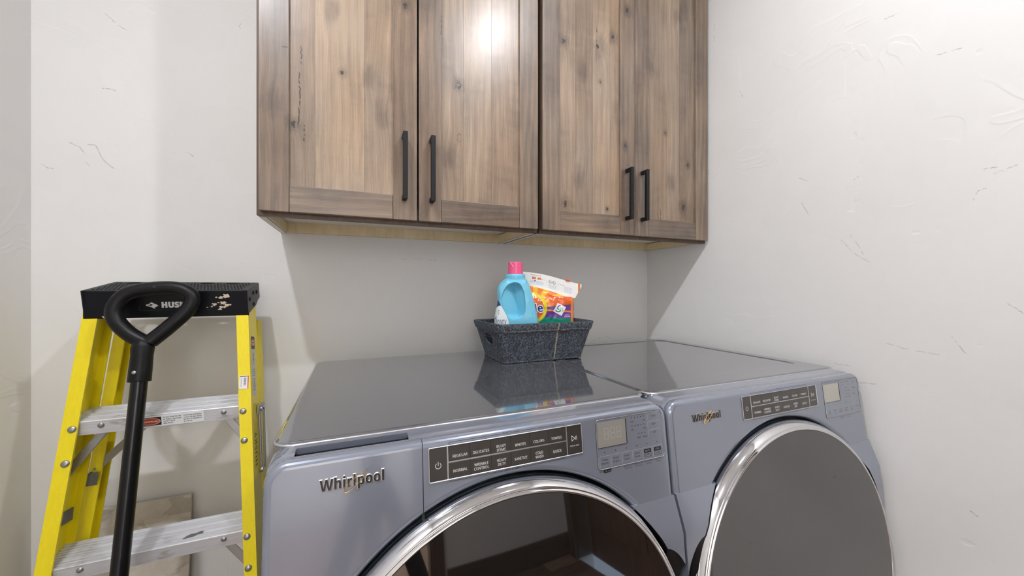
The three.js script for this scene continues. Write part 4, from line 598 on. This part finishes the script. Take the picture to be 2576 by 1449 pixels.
{
  const bt = thing('softener_bottle', 'light blue fabric softener bottle with a pink cap in the felt basket', 'bottle', [0.476, BY + 0.0085, -1.105]); bt.rotation.y = -rad(20);
  const S = 3933, pt = (X, Y) => [(X - 600) / S, (1290 - Y) / S];       // outline measured in the photograph, metres
  const o = [[476, 318], [436, 345], [392, 390], [370, 440], [367, 510], [371, 575], [362, 640], [346, 720], [333, 800], [326, 900], [323, 1030], [323, 1180], [330, 1262], [365, 1290], [480, 1292], [610, 1292], [740, 1292], [860, 1290], [892, 1262], [898, 1180], [897, 1030], [891, 900], [879, 810], [853, 700], [826, 590], [800, 490], [770, 405], [745, 352], [716, 318], [640, 312], [550, 312]].map(([x, y]) => pt(x, y));
  const even = (pts, n, tension) => new THREE.CatmullRomCurve3(pts.map(([x, y]) => V(x, y, 0)), true, 'catmullrom', tension).getSpacedPoints(n).slice(0, n).map((p) => [p.x, p.y]);
  const outline = even(o, 170, 0.5), cxy = pt(606, 860), rings = [];
  for (let q = -9; q <= 9; q++) { const a = q / 9 * Math.PI / 2, e = 0.019 * (1 - Math.cos(a)); rings.push(outline.map(([x, y]) => [cxy[0] + (x - cxy[0]) * (1 - e / 0.066), cxy[1] + (y - cxy[1]) * (1 - e / 0.135), 0.013 * Math.sign(q) * Math.min(1, Math.abs(q)) + 0.026 * Math.sin(a)])); }
  const hole = even([[585, 378], [540, 390], [490, 425], [445, 500], [428, 580], [445, 660], [480, 740], [510, 785], [560, 806], [640, 800], [690, 760], [708, 690], [704, 600], [690, 500], [660, 425], [625, 388]].map(([x, y]) => pt(x, y)), 90, 0.5), hc = pt(575, 590);
  const cutter = loft([[-0.004, 0.97], [0.026, 0.985], [0.033, 1.0], [0.0365, 1.035], [0.0385, 1.075], [0.046, 1.16]].map(([z, k]) => hole.map(([x, y]) => [hc[0] + (x - hc[0]) * k, hc[1] + (y - hc[1]) * k, z])));
  obj('body', toCreasedNormals(cut(loft(rings), cutter), 0.7), M.blue, bt, 'light blue moulded body with a side handle');
  // floor of the hand recess: slopes down towards the handle, pale on the palm side
  const rec = grid(90, 26, (u, v) => {
    const [hx, hy] = hole[Math.round(u * 90) % 90], k = 1.012 * (1 - v) + 0.001, x = hc[0] + (hx - hc[0]) * k, y = hc[1] + (hy - hc[1]) * k, X = x * S + 600, t = clamp((1290 - y * S - 370) / 450), split = 585 + 65 * smooth(0, 1, t) - 6 * Math.sin(t * 3), end = clamp((0.2 - t) / 0.2), foot = clamp((t - 0.86) / 0.14);
    const z = X < split ? 0.0345 - 0.026 * Math.pow(clamp((X - 425) / (split - 425)), 1.25) : 0.0045 + 0.027 * Math.pow(clamp((X - split) / (722 - split)), 1.1) + 0.004 * (1 - smooth(0, 10, X - split));
    return [x, y, Math.min(0.036, z + 0.012 * end * end + 0.010 * foot * foot)];
  });
  obj('hand_recess', rec, M.blue2, bt);
  obj('neck', new THREE.LatheGeometry([[0.031, -0.010], [0.0318, 0.0], [0.0326, 0.005], [0.0325, 0.010], [0.0315, 0.0130], [0.029, 0.0148], [0.02, 0.016]].map(([a, b]) => new THREE.Vector2(a, b)), 48).translate((597 - 600) / S, pt(0, 322)[1], 0), M.blue, bt);
  const cy = pt(0, 262)[1];
  obj('cap', new THREE.LatheGeometry([[0.0225, -0.003], [0.0252, -0.002], [0.0252, 0.0012], [0.0240, 0.002], [0.0238, 0.036], [0.0232, 0.0385], [0.0215, 0.0388], [0.0212, 0.031], [0.0001, 0.031]].map(([a, b]) => new THREE.Vector2(a, b)), 48).translate(0, cy, 0), M.pink, bt, 'pink screw cap used as measuring cup');
  obj('cap_spout', bar([-0.0175, cy + 0.0375, 0.0165], [-0.0075, cy + 0.0215, 0.0228], 0.0011, 8), std({ color: col(250, 170, 195), roughness: 0.4 }), bt);
  // label on the front-left face
  const lt = canvasTex(256, 340, (c, W, h) => {
    c.fillStyle = '#353a63'; c.fillRect(0, 0, W, h); c.fillStyle = '#e9f1f3'; c.beginPath(); c.ellipse(96, 330, 170, 292, 0, 0, 7); c.fill(); c.strokeStyle = '#8fd0e6';
    c.strokeStyle = '#4a5a60'; c.lineWidth = 3; c.beginPath(); c.arc(74, 80, 13, 0, 7); c.stroke(); c.font = '17px sans-serif'; c.textAlign = 'center'; c.fillStyle = '#4a5a60'; c.fillText('P', 74, 86); c.font = 'bold 11px sans-serif'; c.fillText('ultra', 38, 112); c.fillStyle = '#1d2550'; c.textAlign = 'right'; c.font = '58px sans-serif'; c.fillText('Downy', 192, 158, 200);
  });
  const ls = poly([[326, 1240], [331, 800], [345, 715], [362, 640], [371, 585], [385, 600], [410, 650], [440, 700], [478, 770], [505, 840], [520, 900], [530, 1000], [530, 1240]].map(([x, y]) => pt(x, y)).map(([x, y]) => [x, y]));
  const lg = new THREE.ShapeGeometry(ls, 4); 
  // wrap the label on the rounded side of the body
  const subdiv = (() => { const [xa, yb_] = pt(326, 1240), [xb, ya] = pt(532, 580); const g2 = grid(30, 40, (u, v) => [xa + (xb - xa) * u, yb_ + (ya - yb_) * v, 0]); return g2; })();
  { const p = subdiv.attributes.position; const edge = (Y) => { const L = [[326, 1290], [326, 900], [332, 800], [345, 720], [362, 640], [372, 575]]; for (let i = 0; i + 1 < L.length; i++) if (Y <= L[i][1] && Y >= L[i + 1][1]) { const t = (L[i][1] - Y) / (L[i][1] - L[i + 1][1]); return L[i][0] + (L[i + 1][0] - L[i][0]) * t; } return 372; };
    const redge = (Y) => { const L = [[532, 1290], [532, 1000], [520, 900], [505, 840], [478, 770], [440, 700], [410, 650], [385, 600], [374, 578]]; for (let i = 0; i + 1 < L.length; i++) if (Y <= L[i][1] && Y >= L[i + 1][1]) { const t = (L[i][1] - Y) / (L[i][1] - L[i + 1][1]); return L[i][0] + (L[i + 1][0] - L[i][0]) * t; } return 375; };
    for (let i = 0; i < p.count; i++) { const v = Math.floor(i / 31) / 40, u = (i % 31) / 30, Y = 1240 - 660 * v, a = edge(Y) + 4, b = redge(Y), X = a + (b - a) * u; const dm = (X - edge(Y)) / S; const z = 0.013 + (dm < 0.016 ? 0.026 * Math.sqrt(Math.max(0, 1 - ((0.016 - dm) / 0.016) ** 2)) : 0.026) + 0.0006; const [x, y] = pt(X, Y); p.setXYZ(i, x, y, z); subdiv.attributes.uv.setXY(i, (X - 322) / 210, v); } subdiv.computeVertexNormals(); }
  obj('label', subdiv, std({ map: lt, roughness: 0.35, side: THREE.DoubleSide }), bt, 'white and navy paper label');
}
{
  const pg = thing('detergent_pouch', 'orange and white plastic pouch of laundry pods behind the blue bottle', 'pouch', [0.598, BY + 0.006, -1.128]); pg.rotation.y = -rad(24);
  // x local in metres from the middle of the pouch, y from its foot
  const right = (y) => 0.0955 - 0.010 * smooth(0.175, 0.203, y) * (1 - smooth(0.207, 0.218, y)) + 0.007 * smooth(0.207, 0.22, y) + 0.021 * smooth(0.215, 0.268, y);
  const P = (u, v, s) => {
    const yn = v * 0.270, x = -0.099 + (right(yn) + 0.099) * u, hdr = smooth(0.185, 0.222, yn);
    const y = yn + hdr * (-0.165 * (x + 0.06)) - 0.02 * hdr * Math.max(0, x - 0.02) * 2 + 0.004 * hdr * Math.sin(u * 5);
    const pil = Math.pow(Math.max(0, 1 - Math.pow(Math.abs(2 * u - 1), 2.6)), 0.6) * (1 - 0.93 * smooth(0.165, 0.23, yn)) * smooth(-0.01, 0.03, yn);
    const wr = (fbm(u * 7 + 3 * v, v * 9 - 2 * u, 15, 3) - 0.5) * 0.016 * (0.35 + 0.65 * smooth(0.09, 0.19, yn)) * pil;
    return [x, y, s * (0.0006 + 0.027 * pil + wr) + 0.006 * hdr * Math.sin(u * 4 + 0.5) * (v - 0.6) * 3];
  };
  const art = canvasTex(690, 820, (c, W, h) => {
    const X = (x) => (x + 0.102) / 0.230 * W, Y = (y) => h - y / 0.270 * h, m = W / 0.230;
    c.fillStyle = '#f08a1c'; c.fillRect(0, 0, W, h);
    for (let k = 0; k < 26; k++) { c.fillStyle = k % 2 ? '#f9bb1e' : '#ee7f16'; c.beginPath(); c.moveTo(X(-0.035), Y(0.15)); const a = k / 26 * 6.283; c.lineTo(X(-0.035) + 700 * Math.cos(a), Y(0.15) + 700 * Math.sin(a)); c.lineTo(X(-0.035) + 700 * Math.cos(a + 0.24), Y(0.15) + 700 * Math.sin(a + 0.24)); c.fill(); }
    c.fillStyle = '#e35d12'; c.beginPath(); c.moveTo(X(0.005), Y(0.205)); c.quadraticCurveTo(X(0.05), Y(0.185), X(0.13), Y(0.19)); c.lineTo(X(0.13), Y(0.15)); c.quadraticCurveTo(X(0.06), Y(0.15), X(0.015), Y(0.155)); c.fill();
    c.fillStyle = '#6a3a94'; c.beginPath(); c.moveTo(X(-0.1), Y(0.11)); c.lineTo(X(0.005), Y(0.157)); c.lineTo(X(0.13), Y(0.168)); c.lineTo(X(0.13), Y(0.02)); c.lineTo(X(-0.1), Y(0.02)); c.fill();
    c.strokeStyle = '#f08a1c'; c.lineWidth = 0.006 * m; c.beginPath(); c.moveTo(X(0), Y(0.146)); c.lineTo(X(0.13), Y(0.136)); c.stroke();
    c.fillStyle = '#0d8a70'; c.beginPath(); c.moveTo(X(-0.1), Y(0.122)); c.quadraticCurveTo(X(0.02), Y(0.125), X(0.13), Y(0.112)); c.lineTo(X(0.13), Y(0)); c.lineTo(X(-0.1), Y(0)); c.fill();
    c.fillStyle = '#f2861e'; c.fillRect(X(0.084), Y(0.19), 0.009 * m, 0.19 * m);
    // round emblem and name
    c.fillStyle = '#e8d21c'; c.beginPath(); c.ellipse(X(-0.049), Y(0.152), 0.052 * m, 0.053 * m, 0, 0, 7); c.fill(); c.fillStyle = '#e2661a'; c.beginPath(); c.arc(X(-0.049), Y(0.152), 0.042 * m, 0, 7); c.fill();
    c.save(); c.translate(X(-0.044), Y(0.137)); c.rotate(-0.1); c.font = `bold ${0.038 * m}px sans-serif`; c.textAlign = 'center'; c.lineJoin = 'round'; c.strokeStyle = '#f6f6f6'; c.lineWidth = 0.005 * m; c.strokeText('Tide', 0, 0, 0.072 * m); c.fillStyle = '#23328c'; c.fillText('Tide', 0, 0, 0.072 * m); c.restore();
    // pod picture: white tilted square with a swirl
    c.save(); c.translate(X(0.045), Y(0.148)); c.rotate(0.5); c.fillStyle = '#f1f3f2'; c.fillRect(-0.0165 * m, -0.0165 * m, 0.033 * m, 0.033 * m); for (const [a, q] of [[0.2, '#3c8a48'], [2.3, '#5a60b4'], [4.3, '#b9cdbf']]) { c.strokeStyle = q; c.lineWidth = 0.0042 * m; c.beginPath(); for (let i = 0; i < 16; i++) { const t = i / 15, r = (0.003 + 0.0105 * t) * m, A = a + t * 2.2; i ? c.lineTo(r * Math.cos(A), r * Math.sin(A)) : c.moveTo(r * Math.cos(A), r * Math.sin(A)); } c.stroke(); } c.fillStyle = '#c3dc96'; c.beginPath(); c.arc(0, 0, 0.003 * m, 0, 7); c.fill(); c.restore();
    c.fillStyle = '#efe9f4'; c.font = `bold ${0.0048 * m}px sans-serif`; c.textAlign = 'center'; c.fillText('SPRING', X(0.071), Y(0.1265)); c.fillText('MEADOW', X(0.071), Y(0.121));
    // white header with small print
    c.fillStyle = '#f2f1ef'; c.beginPath(); c.moveTo(0, 0); c.lineTo(W, 0); c.lineTo(W, Y(0.214)); c.quadraticCurveTo(X(0.04), Y(0.217), X(-0.102), Y(0.228)); c.fill();
    c.fillStyle = '#e07a1c'; c.fillRect(X(0.111), 0, 0.0075 * m, Y(0.214));
    const t = (q0, x, y, mm, q = '#3c4f9a', f = '') => { c.font = `${f} ${mm * m / 1000}px sans-serif`; c.textAlign = 'left'; c.fillStyle = q; c.fillText(q0, X(x), Y(y)); };
    t('Close to keep safe', -0.052, 0.2620, 4.2, '#b8561c', 'bold'); t('Cierre', -0.038, 0.2588, 2.8, '#b8561c');
    for (const x of [-0.046, -0.028]) { c.fillStyle = '#d0601c'; c.fillRect(X(x), Y(0.2565), 0.012 * m, 0.0075 * m); c.fillStyle = '#f2c040'; c.fillRect(X(x + 0.004), Y(0.2535), 0.0055 * m, 0.0025 * m); }
    c.strokeStyle = '#2a3570'; c.lineWidth = 2; for (const [a, b] of [[-0.013, -0.004], [0.048, 0.060]]) { c.beginPath(); c.moveTo(X(a), Y(0.2515)); c.lineTo(X(b), Y(0.2515)); c.stroke(); c.fillStyle = '#2a3570'; c.beginPath(); c.arc(X(a < 0 ? a : b), Y(0.2515), 3.5, 0, 7); c.fill(); }
    c.strokeStyle = '#8a8f98'; for (const x of [0.003, 0.042]) { c.beginPath(); c.moveTo(X(x), Y(0.257)); c.lineTo(X(x), Y(0.244)); c.stroke(); }
    c.strokeStyle = '#3f5a48'; c.lineWidth = 3; for (const x of [0.010, 0.023]) { c.save(); c.translate(X(x + 0.005), Y(0.2505)); c.rotate(0.6); c.strokeRect(-0.0045 * m, -0.0045 * m, 0.009 * m, 0.009 * m); c.beginPath(); c.arc(0, 0, 0.0026 * m, 0, 4); c.stroke(); c.restore(); }
    for (const [x, y, n, q, ww] of [[-0.032, 0.2425, 4, '#6f7fb8', 0.024], [0.010, 0.2400, 5, '#4aa6c8', 0.032], [0.063, 0.2475, 7, '#5b8fc8', 0.036], [-0.053, 0.243, 3, '#4a4f6a', 0.014]]) for (let i = 0; i < n; i++) { c.font = `${2.6 * m / 1000}px sans-serif`; c.textAlign = 'left'; c.fillStyle = i < 2 ? '#3c4f9a' : q; c.fillText('The lid must click shut', X(x), Y(y - i * 0.0030), ww * m); }
    c.fillStyle = '#3c4f9a'; c.beginPath(); c.arc(X(-0.0365), Y(0.2435), 0.0026 * m, 0, 7); c.fill();
  });
  const front = grid(48, 60, (u, v) => P(u, v, 1)), back = grid(48, 60, (u, v) => P(1 - u, v, -1));
  { const fu = front.attributes.uv; for (let i = 0; i < fu.count; i++) { const q = P(fu.getX(i), fu.getY(i), 1); fu.setXY(i, (q[0] + 0.102) / 0.230, fu.getY(i)); } const bu = back.attributes.uv; for (let i = 0; i < bu.count; i++) bu.setXY(i, 0.93, bu.getY(i)); }
  obj('pouch_body', [front, back], phy({ map: art, roughness: 0.3, clearcoat: 0.5, clearcoatRoughness: 0.15, side: THREE.DoubleSide }), pg, 'printed orange, purple and green pouch with a white resealable top');
  { const zs = obj('zip_slider', rbox(0.016, 0.006, 0.005, 0.002), std({ color: col(226, 86, 40), roughness: 0.4 }), pg, 'small orange zip slider'); zs.position.set(0.076, 0.2455, 0.001); zs.rotation.z = -0.17; }
}

// ---------------------------------------------------------------- camera tripod under the lens, mirrored in the washer front
{
  const tp = thing('tripod', 'black camera tripod standing in front of the washer', 'tripod', [0.045, 0, 0.06]);
  obj('centre_column', new THREE.CylinderGeometry(0.021, 0.021, 0.62, 20).translate(0, 0.80, 0), M.blackPlastic, tp);
  obj('collar', [new THREE.CylinderGeometry(0.045, 0.05, 0.09, 24).translate(0, 0.77, 0), new THREE.CylinderGeometry(0.03, 0.03, 0.06, 24).translate(0, 0.86, 0)], M.blackPlastic, tp);
  obj('head', [new THREE.CylinderGeometry(0.03, 0.03, 0.04, 20).translate(0, 1.12, 0), rbox(0.07, 0.012, 0.05, 0.004, 0, 1.146, 0)], M.blackPlastic, tp);
  for (const a of [30, 150, 270]) { const c = Math.cos(rad(a)), s = Math.sin(rad(a)); obj('leg', [bar([0.035 * c, 0.79, -0.035 * s], [0.19 * c, 0.38, -0.19 * s], 0.024), bar([0.19 * c, 0.38, -0.19 * s], [0.328 * c, 0.016, -0.328 * s], 0.018), new THREE.SphereGeometry(0.017, 14, 10).translate(0.33 * c, 0.017, -0.33 * s)], M.blackPlastic, tp); }
}

scene.traverse((o) => { if (o.isMesh) { o.castShadow = true; o.receiveShadow = true; } if (o.isLight && 'castShadow' in o) o.castShadow = true; });
scene.add(camera);
renderer.render(scene, camera);
